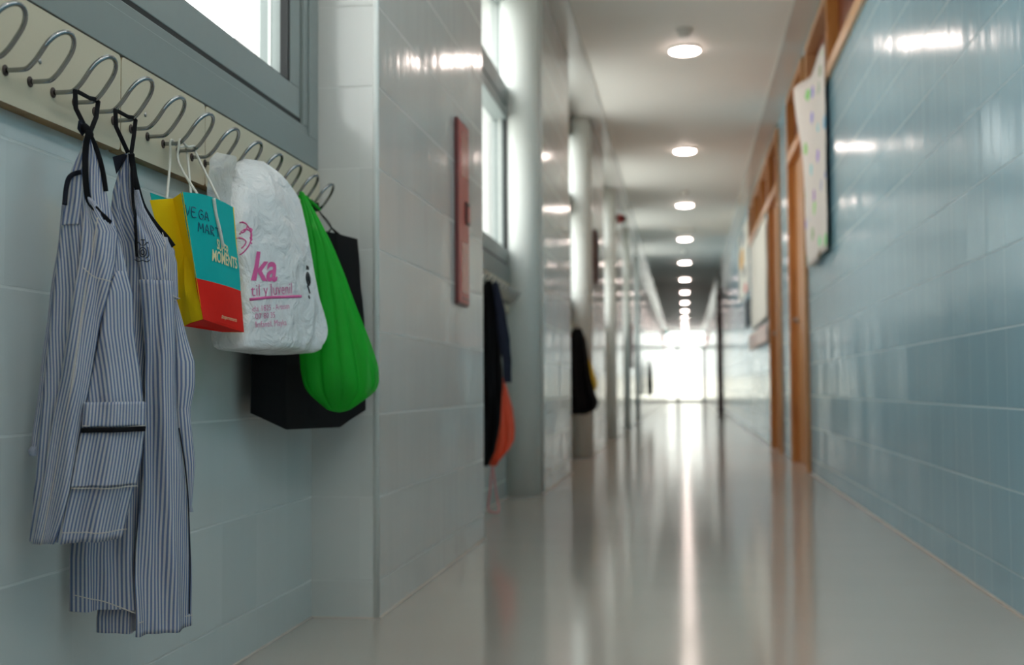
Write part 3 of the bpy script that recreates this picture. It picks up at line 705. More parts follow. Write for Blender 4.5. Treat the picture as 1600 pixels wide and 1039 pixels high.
cB.panel('inner_hem', M['stripe_in'], t, [(-0.0803, 0.2408), (-0.0828, 0.2168), (-0.0826, 0.1936)], [(-0.018, 0.2346), (-0.0188, 0.2101), (-0.0196, 0.1874)], off=-.03, bulge=.004, nz=14, N=16)
cB.panel('bib', M['stripe'], t, [(-0.0428, 0.8486), (-0.0424, 0.8002), (-0.0392, 0.752), (-0.0331, 0.7079)], [(-0.0341, 0.8493), (-0.0085, 0.8025), (0.0214, 0.7632), (0.0258, 0.7005)], off=.006, bulge=.006, N=15, ph=.15)
cB.panel('side_bib', M['stripe'], t, [(-0.0005, 0.7815), (-0.0032, 0.7442), (-0.0067, 0.6876)], [(0.0113, 0.7822), (0.0245, 0.7456), (0.0268, 0.6887)], off=.010, bulge=.004, nz=20, N=8)
cB.tape('neck_binding', M['black_tape'], t, [(-0.0471, 0.9035), (-0.0431, 0.8854), (-0.039, 0.8567), (-0.0262, 0.8227), (-0.0065, 0.7968), (0.0074, 0.782), (0.0184, 0.7679)], .0046, .012)
cB.tape('front_opening', M['black_tape'], t, [(-0.046, 0.8852), (-0.0457, 0.8484), (-0.0443, 0.8001), (-0.042, 0.748)], .0022, .012)
kB = FB(*(lambda q: (q[0], .007, q[1]))([(-0.048, 0.9063)][0]))
loopB = [kB, Vector((-.8395, 1.7560, .945)), Vector((-.8420, 1.7585, .9715)), Vector((-.843, 1.7620, .9735)), Vector((-.843, 1.7700, .9715)), Vector((-.843, 1.8045, .9705)), Vector((-.843, 1.8245, .9735)), Vector((-.842, 1.8280, .9715)), Vector((-.837, 1.8125, .945)), kB + Vector((.003, .004, 0))]
MB().tube(loopB, .0034, 10, flat=.0010, ref=FB.n).build('hanging_loop', M['black_tape'], t, smooth=True)
tb = [(-0.0709, 0.8983), (-0.0557, 0.9036), (-0.048, 0.9024), (-0.0593, 0.8839), (-0.065, 0.8728)]
MB().add([FB(s, .006 + .006 * (k % 2), z) for k, (s, z) in enumerate(tb)], [list(range(5))]).build('loop_tab', M['navy_tape'], t, solid=.0015)
for pts in ([(-0.0006, 0.7874), (-0.0022, 0.7443), (-0.0058, 0.6895)], [(-0.037, 0.7135), (-0.0234, 0.7083), (-0.0059, 0.7032)], [(-0.0058, 0.6954), (0.0099, 0.692), (0.0268, 0.6887)], [(-0.0455, 0.2166), (-0.0025, 0.2122), (0.0486, 0.2116)], [(-0.1251, 0.258), (-0.0877, 0.2471), (-0.0503, 0.2303)]):
    cB.tape('stitching', M['thread'], t, pts, .0007, .019 if pts[0][1] < .8 else .016, .0005)
cB.tape('side_seam', M['thread_dark'], t, [(0.027, 0.4932), (0.0353, 0.4424), (0.0416, 0.3837), (0.044, 0.3156), (0.0436, 0.2141)], .0011, .018, .0008)
slB = sleeve(FB, 'sleeve', M['stripe'], t, [(0.0199, 0.6865), (0.0185, 0.5985), (0.0209, 0.5206), (0.0272, 0.4621), (0.0365, 0.4132), (0.0437, 0.371)], [(0.0288, 0.6868), (0.0442, 0.6331), (0.0575, 0.5929), (0.0567, 0.5555), (0.0509, 0.5202), (0.0584, 0.4357), (0.0566, 0.4025), (0.0537, 0.3704)], .004, .8, seed=6, N=9)
sleeve(FB, 'cuff', M['stripe'], slB, [(0.0427, 0.372), (0.0438, 0.3642)], [(0.0547, 0.3713), (0.0568, 0.3634)], .004, .8, nz=6, seed=2, N=20)
# stitched crest on the bib
em = MB()
def crest(pts, r=.0007): em.tube(cB.line(pts, .0165, 4), r, 6, flat=.0006, ref=FB.n)
cx, cz = [(-0.0353, 0.7542)][0]
ring = [(cx + .0048 * math.cos(2 * PI * k / 14), cz + .007 * math.sin(2 * PI * k / 14)) for k in range(15)]
crest(ring); crest([(a * .5 + cx * .5, b * .5 + cz * .5) for a, b in ring], .0007)
for sg in (-1, 1):
    crest([(cx + sg * .004, cz - .009), (cx + sg * .0085, cz - .005), (cx + sg * .0075, cz + .003), (cx + sg * .007, cz + .008)])
    crest([(cx + sg * .002, cz + .010), (cx + sg * .006, cz + .015), (cx + sg * .007, cz + .013)])
    crest([(cx, cz - .012), (cx + sg * .006, cz - .014), (cx + sg * .010, cz - .011)])
crest([(cx, cz + .009), (cx + .001, cz + .014), (cx, cz + .019)]); crest([(cx - .003, cz + .018), (cx, cz + .0185), (cx + .003, cz + .018)])
em.build('crest', M['thread_dark'], t)

# ------------------------------------------------------------------ bags
def text2d(s, shear=0, spacing=1.0, bold=0):
    cu = bpy.data.curves.new('txt', 'FONT'); cu.body = s; cu.shear = shear; cu.space_character = spacing; cu.size = 1; cu.offset = bold; cu.resolution_u = 3
    o = bpy.data.objects.new('txt', cu); C.objects.link(o); dg = bpy.context.evaluated_depsgraph_get(); dg.update()
    me = o.evaluated_get(dg).to_mesh(); bm = bmesh.new(); bm.from_mesh(me)
    o.evaluated_get(dg).to_mesh_clear(); bpy.data.objects.remove(o); bpy.data.curves.remove(cu)
    bmesh.ops.triangulate(bm, faces=bm.faces); bmesh.ops.subdivide_edges(bm, edges=bm.edges, cuts=1)
    bm.verts.index_update(); v = [(p.co.x, p.co.y) for p in bm.verts]; f = [[q.index for q in g.verts] for g in bm.faces]; bm.free()
    return v, f
class Drape:
    """lays flat print in (y, z) on the aisle-facing side of a bag"""
    def __init__(d, mb): d.t = BVHTree.FromPolygons([Vector(p) for p in mb.v], mb.f)
    def at(d, y, z, off=.0012):
        h = d.t.ray_cast(Vector((.3, y, z)), Vector((-1, 0, 0)))
        if h[0] is None:
            h = d.t.find_nearest(Vector((-.7, y, z)))
        return h[0] + Vector((off, 0, 0))
    def text(d, mb, s, p0, p1, height, shear=0, bold=0, off=.0012):
        v, f = text2d(s, shear, 1, bold); x0 = min(a for a, _ in v); x1 = max(a for a, _ in v); y1 = max(b for _, b in v)
        out = []
        for a, b in v:
            k = (a - x0) / (x1 - x0); out.append(d.at(p0[0] + (p1[0] - p0[0]) * k, p0[1] + (p1[1] - p0[1]) * k + b / y1 * height, off))
        mb.add(out, f)
    def stroke(d, mb, pts, r=.0008, off=.001, n=4): mb.tube([d.at(a, b, off) for a, b in cr(pts, n)], r, 6, flat=r * .6, ref=(1, 0, 0))

# --- paper bag (teal, red and yellow)
bagP = thing('paper_bag', 'small teal, red and yellow paper gift bag on white cord handles', 'paper bag', (-.81, 2.0, .655), None)
TL, TR, BR, BL = Vector((-.775, 1.852, .860)), Vector((-.775, 2.076, .868)), Vector((-.773, 2.124, .652)), Vector((-.775, 1.938, .665))
TLb, TRb, BRb, BLb = Vector((-.822, 1.838, .846)), Vector((-.818, 2.07, .858)), Vector((-.808, 2.110, .652)), Vector((-.820, 1.968, .656))
def bil(p00, p10, p01, p11, a, b): return (p00 * (1 - a) + p10 * a) * (1 - b) + (p01 * (1 - a) + p11 * a) * b
def sheet(p00, p10, p01, p11, n, m, fn): return [[bil(p00, p10, p01, p11, i / n, j / m) + fn(i / n, j / m) for i in range(n + 1)] for j in range(m + 1)]
wr_ = lambda a, b: Vector((.006 * math.sin(PI * a) * math.sin(PI * min(1, b * 1.1)) + .004 * (noise2(a * 3, b * 4, 3) - .5), 0, .006 * math.sin(PI * a) * sm((b - .8) * 5)))
front = sheet(BL, BR, TL, TR, 26, 30, wr_)
zred = .345
mbf = MB(); mbf.grid(front, mif=lambda i, j: 1 if (i + .5) / 30 < zred + .02 * math.sin(j * .3) * 0 else 0)
body = MB(); body.grid(front, mif=lambda i, j: 1 if (i + .5) / 30 < zred else 0)
# near gusset with its folded-in crease and bottom triangle
def gus(a, b):
    d = 1 - abs(2 * a - 1); h = .34 * d
    k = max(0, min(1, (b - h) / .25)) if b > h else -.22 * min(1, (h - b) / .1)
    return Vector((0, .026 * d * k, 0))
body.grid(sheet(BLb, BL, TLb, TL, 20, 24, gus), mi=2)
body.grid(sheet(BR, BRb, TR, TRb, 6, 10, lambda a, b: Vector((0, -.02 * (1 - abs(2 * a - 1)) * b, 0))), mi=2)
body.grid(sheet(BRb, BLb, TRb, TLb, 8, 12, lambda a, b: Vector((0, 0, .012 * sm((b - .85) * 7) * a))), mif=lambda i, j: 1 if i < 4 else 0)
body.grid(sheet(BLb, BRb, BL, BR, 10, 6, lambda a, b: Vector((0, 0, .004 * math.sin(PI * a)))), mi=1)
pbo = body.build('bag_body', [M['teal'], M['red'], M['yellow']], bagP, smooth=False, solid=.0006, fix=False)
# folded cuff of the front panel over the gusset corner
DP = Drape(mbf)
tx = MB(); DP.text(tx, 'SUPER', [(1.9817, 0.7856)][0], [(2.0403, 0.7778)][0], .017, bold=.02); DP.text(tx, 'MOMENTS', [(1.9622, 0.7633)][0], [(2.0835, 0.761)][0], .019, bold=.02)
tx.build('printed_slogan', M['cream_ink'], bagP, smooth=False)
tx = MB(); DP.text(tx, '#supermoments', [(2.0149, 0.6711)][0], [(2.0845, 0.6683)][0], .006); tx.build('small_print', M['cream_ink'], bagP)
hw = MB()
def letters(word, y0, z0, w, h, tilt=0):
    G = {'V': [[(0, 1), (.45, 0), (.8, 1)]], 'E': [[(.7, 1), (0, .95), (.05, 0), (.75, .05)], [(0, .5), (.5, .52)]], 'G': [[(.8, .85), (.4, 1), (.05, .5), (.3, 0), (.8, .15), (.8, .5), (.45, .5)]],
         'A': [[(0, 0), (.4, 1), (.8, 0)], [(.2, .4), (.65, .4)]], 'M': [[(0, 0), (.1, 1), (.45, .35), (.8, 1), (.9, 0)]], 'R': [[(.05, 0), (.05, 1), (.6, .9), (.6, .6), (.1, .5), (.75, 0)]],
         'T': [[(0, 1), (.9, 1)], [(.45, 1), (.45, 0)]], 'I': [[(.4, 1), (.4, 0)]]}
    for k, ch in enumerate(word):
        for st in G[ch]:
            DP.stroke(hw, [(y0 + (k * 1.15 + p[0]) * w, z0 + tilt * k + p[1] * h) for p in st], .0010, .001, 3)
y0, z0 = [(1.8603, 0.8277)][0]; letters('VEGA', y0 + .006, z0 - .001, .020, .015, .0)
y0, z0 = [(1.9045, 0.809)][0]; letters('MARTI', y0 + .006, z0 - .004, .020, .015, .0)
hw.build('handwritten_name', M['marker'], bagP, smooth=True)
XH = -.838
def cordpath(xh, ya, za, xa, yb, zb, xb):
    return cr([(xa, ya, za), (xh, 2.006, .935), (xh - .001, 2.0095, .970), (xh, 2.0145, .9765), (xh, 2.042, .970), (xh, 2.072, .9765), (xh + .001, 2.0775, .966), (xb, yb, zb)], 6)
MB().tube(cordpath(-.846, 1.915, .866, -.776, 2.015, .868, -.776), .0022, 8).build('front_handle', M['cord'], bagP, smooth=True)
MB().tube(cordpath(-.862, 1.90, .853, -.8215, 2.00, .856, -.8195), .0022, 8).build('back_handle', M['cord'], bagP, smooth=True)
dc = [DP.at(a, b, .0025) for a, b in [(1.9749, 0.8682), (1.9838, 0.8427), (1.9956, 0.8173), (2.0076, 0.7906)]]
MB().tube(cr(dc, 6), .0030, 8).build('hanging_cord_end', M['cord'], bagP, smooth=True)

# --- loft used for soft bags
def loft(levels, nU=64, nV=40, wr=lambda u, v, p, c: p, tight=1):
    """levels: (z, [(x, y, dz) ...]) rings with the same number of points, top to bottom"""
    rings = []
    for z, ring in levels:
        pts = [(p[0], p[1], z + (p[2] if len(p) > 2 else 0)) for p in ring]
        q = [Vector(p) for p in cr(pts, 24, True)]; n = len(q)
        rings.append([tuple(q[int(k * n / nU)].lerp(q[(int(k * n / nU) + 1) % n], k * n / nU - int(k * n / nU))) for k in range(nU)])
    cols = [cr([r[k] for r in rings], max(2, nV // (len(rings) - 1))) for k in range(nU)]
    P = [[Vector(cols[k][i]) for k in range(nU)] for i in range(len(cols[0]))]
    out = []
    for i, row in enumerate(P):
        c = sum(row, Vector()) / nU
        out.append([wr(k / nU, i / (len(P) - 1), p, c) for k, p in enumerate(row)])
    return out
def soft_bag(levels, wr, nU=96, nV=60, cap_top=False, cap_bottom=True):
    P = loft(levels, nU, nV, wr); m = MB(); m.grid(P, closed=True)
    if cap_bottom:
        c = sum(P[-1], Vector()) / len(P[-1]); mid = [[c + (p - c) * .5 + Vector((0, 0, -.004)) for p in P[-1]]]
        m.grid([P[-1], mid[0], [c + (p - c) * .05 + Vector((0, 0, -.006)) for p in P[-1]]], closed=True)
    return m, P

# --- white plastic carrier
bagW = thing('plastic_carrier_bag', 'crumpled white plastic carrier bag with pink printed lettering', 'plastic bag', (-.79, 2.3, .62))
def wrW(u, v, p, c):
    d = (p - c); d.z = 0
    if d.length < 1e-5: return p
    k = .010 * (noise2(u * 10, v * 4 + u * 5, 11) - .5) - .010 * abs(noise2(u * 9 + v * 3, v * 5 - u * 4, 12) - .5) - .006 * abs(noise2(u * 22 + v * 7, v * 14, 13) - .5) * sm(v * 2 - .4)
    return p + d.normalized() * k * sm(v * 3 + .2)
lv = [(.990, [(-.835, 2.275), (-.822, 2.272), (-.808, 2.29), (-.800, 2.305), (-.806, 2.312), (-.828, 2.31)]),
      (.968, [(-.852, 2.255), (-.822, 2.225), (-.795, 2.255), (-.775, 2.325), (-.782, 2.340), (-.838, 2.33)]),
      (.935, [(-.860, 2.235), (-.806, 2.190), (-.778, 2.235), (-.760, 2.355), (-.762, 2.385), (-.842, 2.37)]),
      (.89, [(-.860, 2.195), (-.798, 2.150), (-.766, 2.22), (-.750, 2.365), (-.752, 2.395), (-.840, 2.39)]),
      (.82, [(-.860, 2.180), (-.788, 2.137), (-.757, 2.22), (-.736, 2.37), (-.738, 2.405), (-.838, 2.41)]),
      (.74, [(-.860, 2.185), (-.783, 2.139), (-.750, 2.22), (-.726, 2.375), (-.728, 2.425), (-.838, 2.43)]),
      (.668, [(-.858, 2.19), (-.780, 2.139), (-.746, 2.22), (-.720, 2.38), (-.716, 2.448), (-.838, 2.435)]),
      (.636, [(-.857, 2.19), (-.780, 2.138), (-.745, 2.22), (-.721, 2.375), (-.722, 2.425), (-.838, 2.43)]),
      (.625, [(-.852, 2.20), (-.783, 2.14), (-.752, 2.22), (-.727, 2.37), (-.732, 2.412), (-.834, 2.42)]),
      (.622, [(-.840, 2.21), (-.795, 2.16), (-.765, 2.23), (-.738, 2.36), (-.745, 2.40), (-.828, 2.41)])]
mW, PW = soft_bag(lv, wrW)
mW.build('bag_body', M['film'], bagW, smooth=True)
DW = Drape(mW)
# near handle flap: thin film looped over the hook wire
hl = []; HL_, HR_ = [(2.1288, 0.9758), (2.0984, 0.9587), (2.0779, 0.9324), (2.0753, 0.9071), (2.0816, 0.8766), (2.0999, 0.8485)], [(2.1665, 0.9829), (2.2056, 0.9831), (2.2258, 0.9699), (2.1929, 0.9427), (2.1965, 0.9148), (2.2337, 0.8663)]
for k in range(17):
    z = HL_[0][1] + (HL_[-1][1] - HL_[0][1]) * k / 16; l, r_ = lin(HL_, z), lin(HR_, z)
    hl.append([(-.825 + .016 * math.sin(PI * q / 10) + .008 * (noise2(q * .5, k * .4, 4) - .5), l + (r_ - l) * q / 10, z) for q in range(11)])
MB().grid(hl).build('handle_flap', M['film_clear'], bagW, smooth=True)
pk_ = MB()
DW.text(pk_, 'ka', [(2.1516, 0.7478)][0], [(2.2357, 0.7522)][0], .052, shear=.3, bold=.02)
pk_.build('printed_name', M['pink_ink'], bagW)
pk_ = MB(); DW.text(pk_, 'til y Juvenil', [(2.1499, 0.7177)][0], [(2.2896, 0.7321)][0], .021, bold=-.01)
DW.text(pk_, 'da 1825 - Artesan', [(2.1519, 0.6902)][0], [(2.275, 0.7032)][0], .010, bold=-.01); DW.text(pk_, '07 80 35', [(2.1577, 0.6767)][0], [(2.2179, 0.6832)][0], .010, bold=-.01)
DW.text(pk_, 'Infantil, Mayka', [(2.1578, 0.6617)][0], [(2.2585, 0.6709)][0], .011, bold=-.01)
pk_.build('small_print', M['pink_ink'], bagW)
pk_ = MB(); DW.stroke(pk_, [(2.148, 0.7118), (2.198, 0.7186), (2.2583, 0.7239), (2.3239, 0.7295)], .0026, .0008); pk_.build('underline', M['pink_ink'], bagW, smooth=True)
pk_ = MB()
for st in ([(2.1323, 0.8323), (2.1378, 0.8468), (2.1472, 0.8514), (2.1548, 0.8465), (2.1473, 0.834), (2.1361, 0.8281)], [(2.1361, 0.8281), (2.1511, 0.8391), (2.1625, 0.8312), (2.155, 0.8141), (2.1438, 0.799), (2.1382, 0.7915)], [(2.1361, 0.8212), (2.1417, 0.8219), (2.1474, 0.8156), (2.14, 0.8032)], [(2.1548, 0.8465), (2.1606, 0.8379), (2.1625, 0.8312)]):
    DW.stroke(pk_, st, .0016, .0008)
pk_.build('printed_emblem', M['pink_ink'], bagW, smooth=True)
pk_ = MB()
for st in ([(2.3635, 0.7926), (2.3613, 0.7849)], [(2.368, 0.7918), (2.3703, 0.7857)], [(2.3591, 0.7533), (2.3659, 0.7462), (2.3704, 0.739)], [(2.3637, 0.7335), (2.3682, 0.7288)]): DW.stroke(pk_, st, .0022, .0008)
rg = [(2.3636, 0.7788), (2.3726, 0.772), (2.3726, 0.7619), (2.3659, 0.755), (2.3591, 0.7608), (2.3569, 0.7707), (2.3636, 0.7788)]
DW.stroke(pk_, rg, .003, .0008); DW.stroke(pk_, [(2.3636, 0.7737), (2.3658, 0.7613)], .006, .0008)
pk_.build('recycling_mark', M['black_ink'], bagW, smooth=True)

# --- green drawstring bag
FG = Frame((-.706, 2.56), (.96, .27))
bagG = thing('drawstring_bag', 'bright green non-woven bag hanging over the black tote', 'drawstring bag', FG(0, 0, .5))
LG = [(-0.0985, 0.9665), (-0.0931, 0.9259), (-0.0904, 0.8581), (-0.0929, 0.7769), (-0.0954, 0.6959), (-0.0953, 0.6286), (-0.0913, 0.5816), (-0.0793, 0.5453), (-0.058, 0.5183), (-0.0394, 0.5074)]
RG = [(-0.0905, 0.9667), (-0.0664, 0.9262), (-0.0343, 0.8654), (-0.0048, 0.791), (0.0221, 0.7096), (0.0449, 0.6419), (0.0596, 0.5877), (0.0596, 0.5525), (0.0461, 0.5229), (0.0046, 0.5057)]
lv = []
for z in [LG[0][1] - (LG[0][1] - LG[-1][1]) * k / 12 for k in range(13)]:
    l, r = lin(LG, z), lin(RG, z); c0, h = (l + r) / 2, (r - l) / 2
    dp = max(.006, h * .52)
    lv.append((z, [tuple(FG(c0 + h * math.cos(2 * PI * k / 10), -dp * math.sin(2 * PI * k / 10), 0).xy) for k in range(10)]))
def wrG(u, v, p, c):
    d = (p - c); d.z = 0
    if d.length < 1e-5: return p
    return p + d.normalized() * (.24 * d.length) * (.16 - (1 - abs(math.sin(u * PI * 9 + 1.2 * math.sin(v * 3 + u * 6)))) ** 3 * .9 + .8 * (noise2(u * 12, v * 2.5, 8) - .5)) * (1 - .45 * sm((v - .75) * 4))
mG, PG = soft_bag(lv, wrG, 110, 72)
mG.build('bag_body', M['green'], bagG, smooth=True)
lump = MB(); g0 = FG(*(lambda q: (q[0], -.006, q[1]))([(-0.0194, 0.553)][0]))
lump.lathe([(.004, -.032), (.022, -.028), (.032, -.010), (.030, .010), (.018, .028), (.004, .032)], tuple(g0), n=20)
lump.build('dark_contents', M['dark_lump'], bagG, smooth=True)
tip = FG(*(lambda q: (q[0], 0, q[1]))([(-0.0945, 0.9653)][0]))
MB().tube(cr([tip + Vector((0, 0, -.004)), Vector((-.80, 2.655, .955)), Vector((-.836, 2.640, .9755)), Vector((-.838, 2.668, .972)), Vector((-.836, 2.698, .9755)), Vector((-.80, 2.68, .95)), tip + Vector((.006, .01, -.006))], 6), .0022, 8).build('drawcord', M['green'], bagG, smooth=True)

# --- black tote
bagK = thing('tote_bag', 'large black tote bag hanging nearest the corner, behind the green bag', 'tote bag', (-.81, 2.65, .465))
base = [(-.868, 2.424), (-.820, 2.505), (-.775, 2.75), (-.742, 2.865), (-.805, 2.90), (-.868, 2.88)]
dzb = [.036, 0, -.003, .034, .04, .036]
K = []
for z, f, gx in ((.905, .30, 0), (.86, .42, 0), (.72, .8, .3), (.60, 1, .6), (.52, 1, 1), (.467, 1, 1)):
    ring = []
    for k, (x, y) in enumerate(base):
        xx = -.868 + (x + .868) * (.35 + .65 * f) + (.05 * (1 - f) if k in (2, 3) else 0); yy = y + (.09 * (1 - f) if k in (0, 1) else 0)
        ring.append(Vector((xx, yy, z + (dzb[k] if z < .5 else 0))))
    K.append(ring)
kb = MB(); rows = []
for a, b in zip(K, K[1:]):
    for q in range(6): rows.append([a[k].lerp(b[k], q / 6) for k in range(6)])
rows.append(K[-1]); fine = []
for r in rows:
    fr = []
    for k in range(6):
        for q in range(10):
            p = r[k].lerp(r[(k + 1) % 6], q / 10); p = p + Vector((.004 * (noise2(p.y * 20, p.z * 20, 4) - .5), 0, 0)); fr.append(p)
    fine.append(fr)
kb.grid(fine, closed=True); kb.ngon([tuple(p) for p in fine[-1]])
kb.build('bag_body', M['black_bag'], bagK, smooth=False)
for x0 in (-.79, -.855):
    pth = cr([(x0, 2.66, .90), (-.83, 2.735, .945), (-.846, 2.76, .972), (-.8455, 2.768, .9775), (-.845, 2.794, .974), (-.8455, 2.821, .9775), (-.846, 2.828, .968), (-.82, 2.84, .93), (x0, 2.84, .902)], 6)
    MB().tube(pth, .010, 10, flat=.0012, ref=(1, .3, 0)).build('handle', M['black_bag'], bagK, smooth=True)

# ------------------------------------------------------------------ further along the left side
def fire_box(y0, y1, label):
    t = thing('fire_cabinet', label, 'fire cabinet', (XP, (y0 + y1) / 2, .825), 'red fire cabinets')
    x1 = XP + .0125
    MB().box(XP + .0003, x1, y0, y1, .825, 1.437).build('cabinet_box', M['reddark'], t, bevel=.002)
    d = MB().box(x1, x1 + .0015, y0 + .006, y1 - .004, .832, 1.43).build('cabinet_door', M['redmetal'], t, bevel=.0006)
    w = y1 - y0
    MB().box(x1 + .0015, x1 + .0025, y0 + w * .25, y1 - .015, .865, 1.035).build('lower_panel', M['redglass'], d)
    MB().box(x1 + .0015, x1 + .0025, y0 + w * .25, y1 - .015, 1.25, 1.405).build('upper_panel', M['redglass'], d)
    hb = MB().box(x1 + .0015, x1 + .006, y0 + w * .62, y1 - .012, 1.10, 1.175).build('latch_plate', M['flange'], d, bevel=.001)
    MB().box(x1 + .006, x1 + .008, y0 + w * .72, y1 - .02, 1.108, 1.16).build('latch', M['redmetal'], hb)
    MB().box(x1 + .0015, x1 + .002, y0 + w * .3, y1 - .01, .845, .85).build('seam', M['reddark'], d)
    return t
fire_box(3.972, 4.172, 'tall red fire cabinet set in the nearest tiled pillar')
fire_box(17.5, 18.1, 'distant blurred red fire cabinet on a far tiled pillar')
al = thing('fire_alarm_sounder', 'small red fire alarm sounder high on a distant pillar', 'alarm', (XP, 14.4, 2.5))
MB().lathe([(.055, .0003), (.055, .03), (.048, .04)], (XP, 14.4, 2.5), 'x', 24).build('sounder_base', M['redmetal'], al)
MB().lathe([(.042, .0395), (.042, .07), (.03, .085), (.01, .088)], (XP, 14.4, 2.5), 'x', 24).build('sounder_head', M['reddark'], al, smooth=True)
nb = thing('notice_panel', 'dark narrow panel on the third pillar', 'panel', (XP, 10.42, 1.35))
MB().box(XP + .0003, XP + .025, 10.30, 10.62, 1.42, 1.86).build('panel_frame', M['wood_far'], nb, bevel=.003)
MB().box(XP + .025, XP + .028, 10.33, 10.59, 1.45, 1.83).build('panel_face', M['cut_dark'], nb)

def garment(F, name, mat, parent, L, R, T, seed, fold=.012, k=2):
    c = Cloth(F, L, R, [(T * .35, L[0][1]), (T, L[0][1] - .18), (T, L[-1][1])], fold, k, seed, 20, .9)
    o = c.body(name, mat, parent, 50, 40); return c, o
FJ = Frame((-.742, 5.25), (.80, .60))
ct = thing('dark_coat', 'long black coat with navy sleeve hanging past the near pillar', 'coat', FJ(0, 0, .25))
garment(FJ, 'coat_body', M['black_cloth'], ct, [(-0.1209, 1.0049), (-0.1396, 0.9179), (-0.1524, 0.7831), (-0.1595, 0.5686), (-0.1607, 0.355), (-0.1553, 0.227)], [(-0.0781, 1.0065), (-0.054, 0.9204), (-0.0395, 0.7849), (-0.0285, 0.5681), (-0.0388, 0.4061), (-0.0701, 0.2857), (-0.1131, 0.2202)], .035, 3)
sleeve(FJ, 'sleeve', M['navy_cloth'], ct, [(-0.0965, 0.995), (-0.0849, 0.8924), (-0.0735, 0.7573), (-0.0525, 0.6764), (-0.0469, 0.5736)], [(-0.072, 0.9959), (-0.0419, 0.8935), (-0.018, 0.7581), (-0.0092, 0.6766), (-0.01, 0.568)], .045, .6, seed=2)
MB().tube(cr([FJ([(-0.1087, 1)][0][0], 0, 1.0), (-.842, 5.20, .9765), (-.842, 5.23, .975), FJ([(-0.0904, 1.0006)][0][0], 0, 1.0)], 5), .003, 8).build('hanger_loop', M['black_cloth'], ct, smooth=True)
og = thing('gym_bag', 'orange nylon drawstring bag hanging behind the black coat', 'drawstring bag', FJ(.1, -.06, .2))
FJ2 = Frame((-.763, 5.40), (.80, .60))
garment(FJ2, 'bag_body', M['orange_cloth'], og, [(-0.0619, 0.6357), (-0.0747, 0.5413), (-0.0908, 0.407), (-0.0944, 0.2999), (-0.0888, 0.2167)], [(-0.0466, 0.6358), (-0.01, 0.5572), (0.0203, 0.4593), (0.0291, 0.3777), (0.0256, 0.3235), (-0.0026, 0.281), (-0.0521, 0.2395), (-0.0767, 0.2136)], .03, 6, .006, 3)
q = [(-0.0827, 0.2245), (-0.0925, 0.1125), (-0.1021, 0.033), (-0.0779, 0.0157), (-0.0504, 0.0222), (-0.0651, 0.1113), (-0.0797, 0.219)]
MB().tube([FJ2(s, .0, z) for s, z in cr(q, 6)], .0035, 8).build('drawcord', M['pink_cord'], og, smooth=True)
q = [(-0.0558, 0.6304), (-0.0545, 0.8389)]
MB().tube(cr([FJ2(q[0][0], 0, q[0][1] - .01), (-.80, 5.34, .92), (-.842, 5.335, .9765), (-.80, 5.35, .92), FJ2(q[0][0] + .01, 0, q[0][1] - .01)], 6), .004, 8).build('strap', M['orange_cloth'], og, smooth=True)
FK = Frame((-.765, 9.45), (.85, .53))
jk = thing('black_jacket', 'black hooded jacket hanging in the third recess beside the column', 'jacket', FK(0, 0, .35))
garment(FK, 'jacket_body', M['black_cloth'], jk, [(-0.076, 1.0002), (-0.1201, 0.9173), (-0.1434, 0.724), (-0.1562, 0.4832), (-0.1359, 0.3484)], [(-0.0108, 1.0011), (0.0322, 0.9189), (0.0527, 0.7731), (0.0732, 0.6271), (0.1104, 0.5053), (0.1373, 0.4418), (0.1147, 0.3837), (0.0212, 0.3462)], .05, 4, .02, 2)
MB().tube(cr([FK([(-0.0435, 0.9909)][0][0], 0, 1.0), (-.842, 9.36, .9765), (-.842, 9.40, .975), FK([(-0.0218, 0.9912)][0][0], 0, 1.0)], 5), .004, 8).build('hanger_loop', M['black_cloth'], jk, smooth=True)
FK2 = Frame((-.785, 9.70), (.85, .53))
yj = thing('yellow_garment', 'yellow garment mostly hidden behind the black jacket', 'garment', FK2(0, 0, .5))
garment(FK2, 'garment_body', M['yellow_cloth'], yj, [(-0.0229, 0.8698), (-0.0356, 0.6758), (-0.0262, 0.5208)], [(0.0208, 0.8701), (0.0904, 0.7001), (0.1277, 0.5783), (0.105, 0.52)], .03, 5, .008)
MB().tube(cr([FK2([(-0.0011, 0.8651)][0][0], 0, [(-0.0011, 0.8651)][0][1]), (-.80, 9.63, .95), (-.842, 9.605, .9765), (-.842, 9.64, .972)], 5), .004, 8).build('hanger_loop', M['yellow_cloth'], yj, smooth=True)
fc = thing('dark_coat', 'small dark coat hanging far down on the left wall', 'coat', (-.70, 24.0, .4))
FF = Frame((-.665, 24.0), (.95, .3))
garment(FF, 'coat_body', M['black_cloth'], fc, [(-.02, 1.05), (-.05, .9), (-.055, .6), (-.05, .40)], [(.02, 1.05), (.05, .9), (.07, .6), (.06, .40)], .03, 2, .008)
MB().tube([(XP + .0005, 24.0, 1.06), (-.68, 24.0, 1.06), (-.66, 24.0, 1.09)], .006, 8).build('peg', M['metal'], fc, smooth=True)

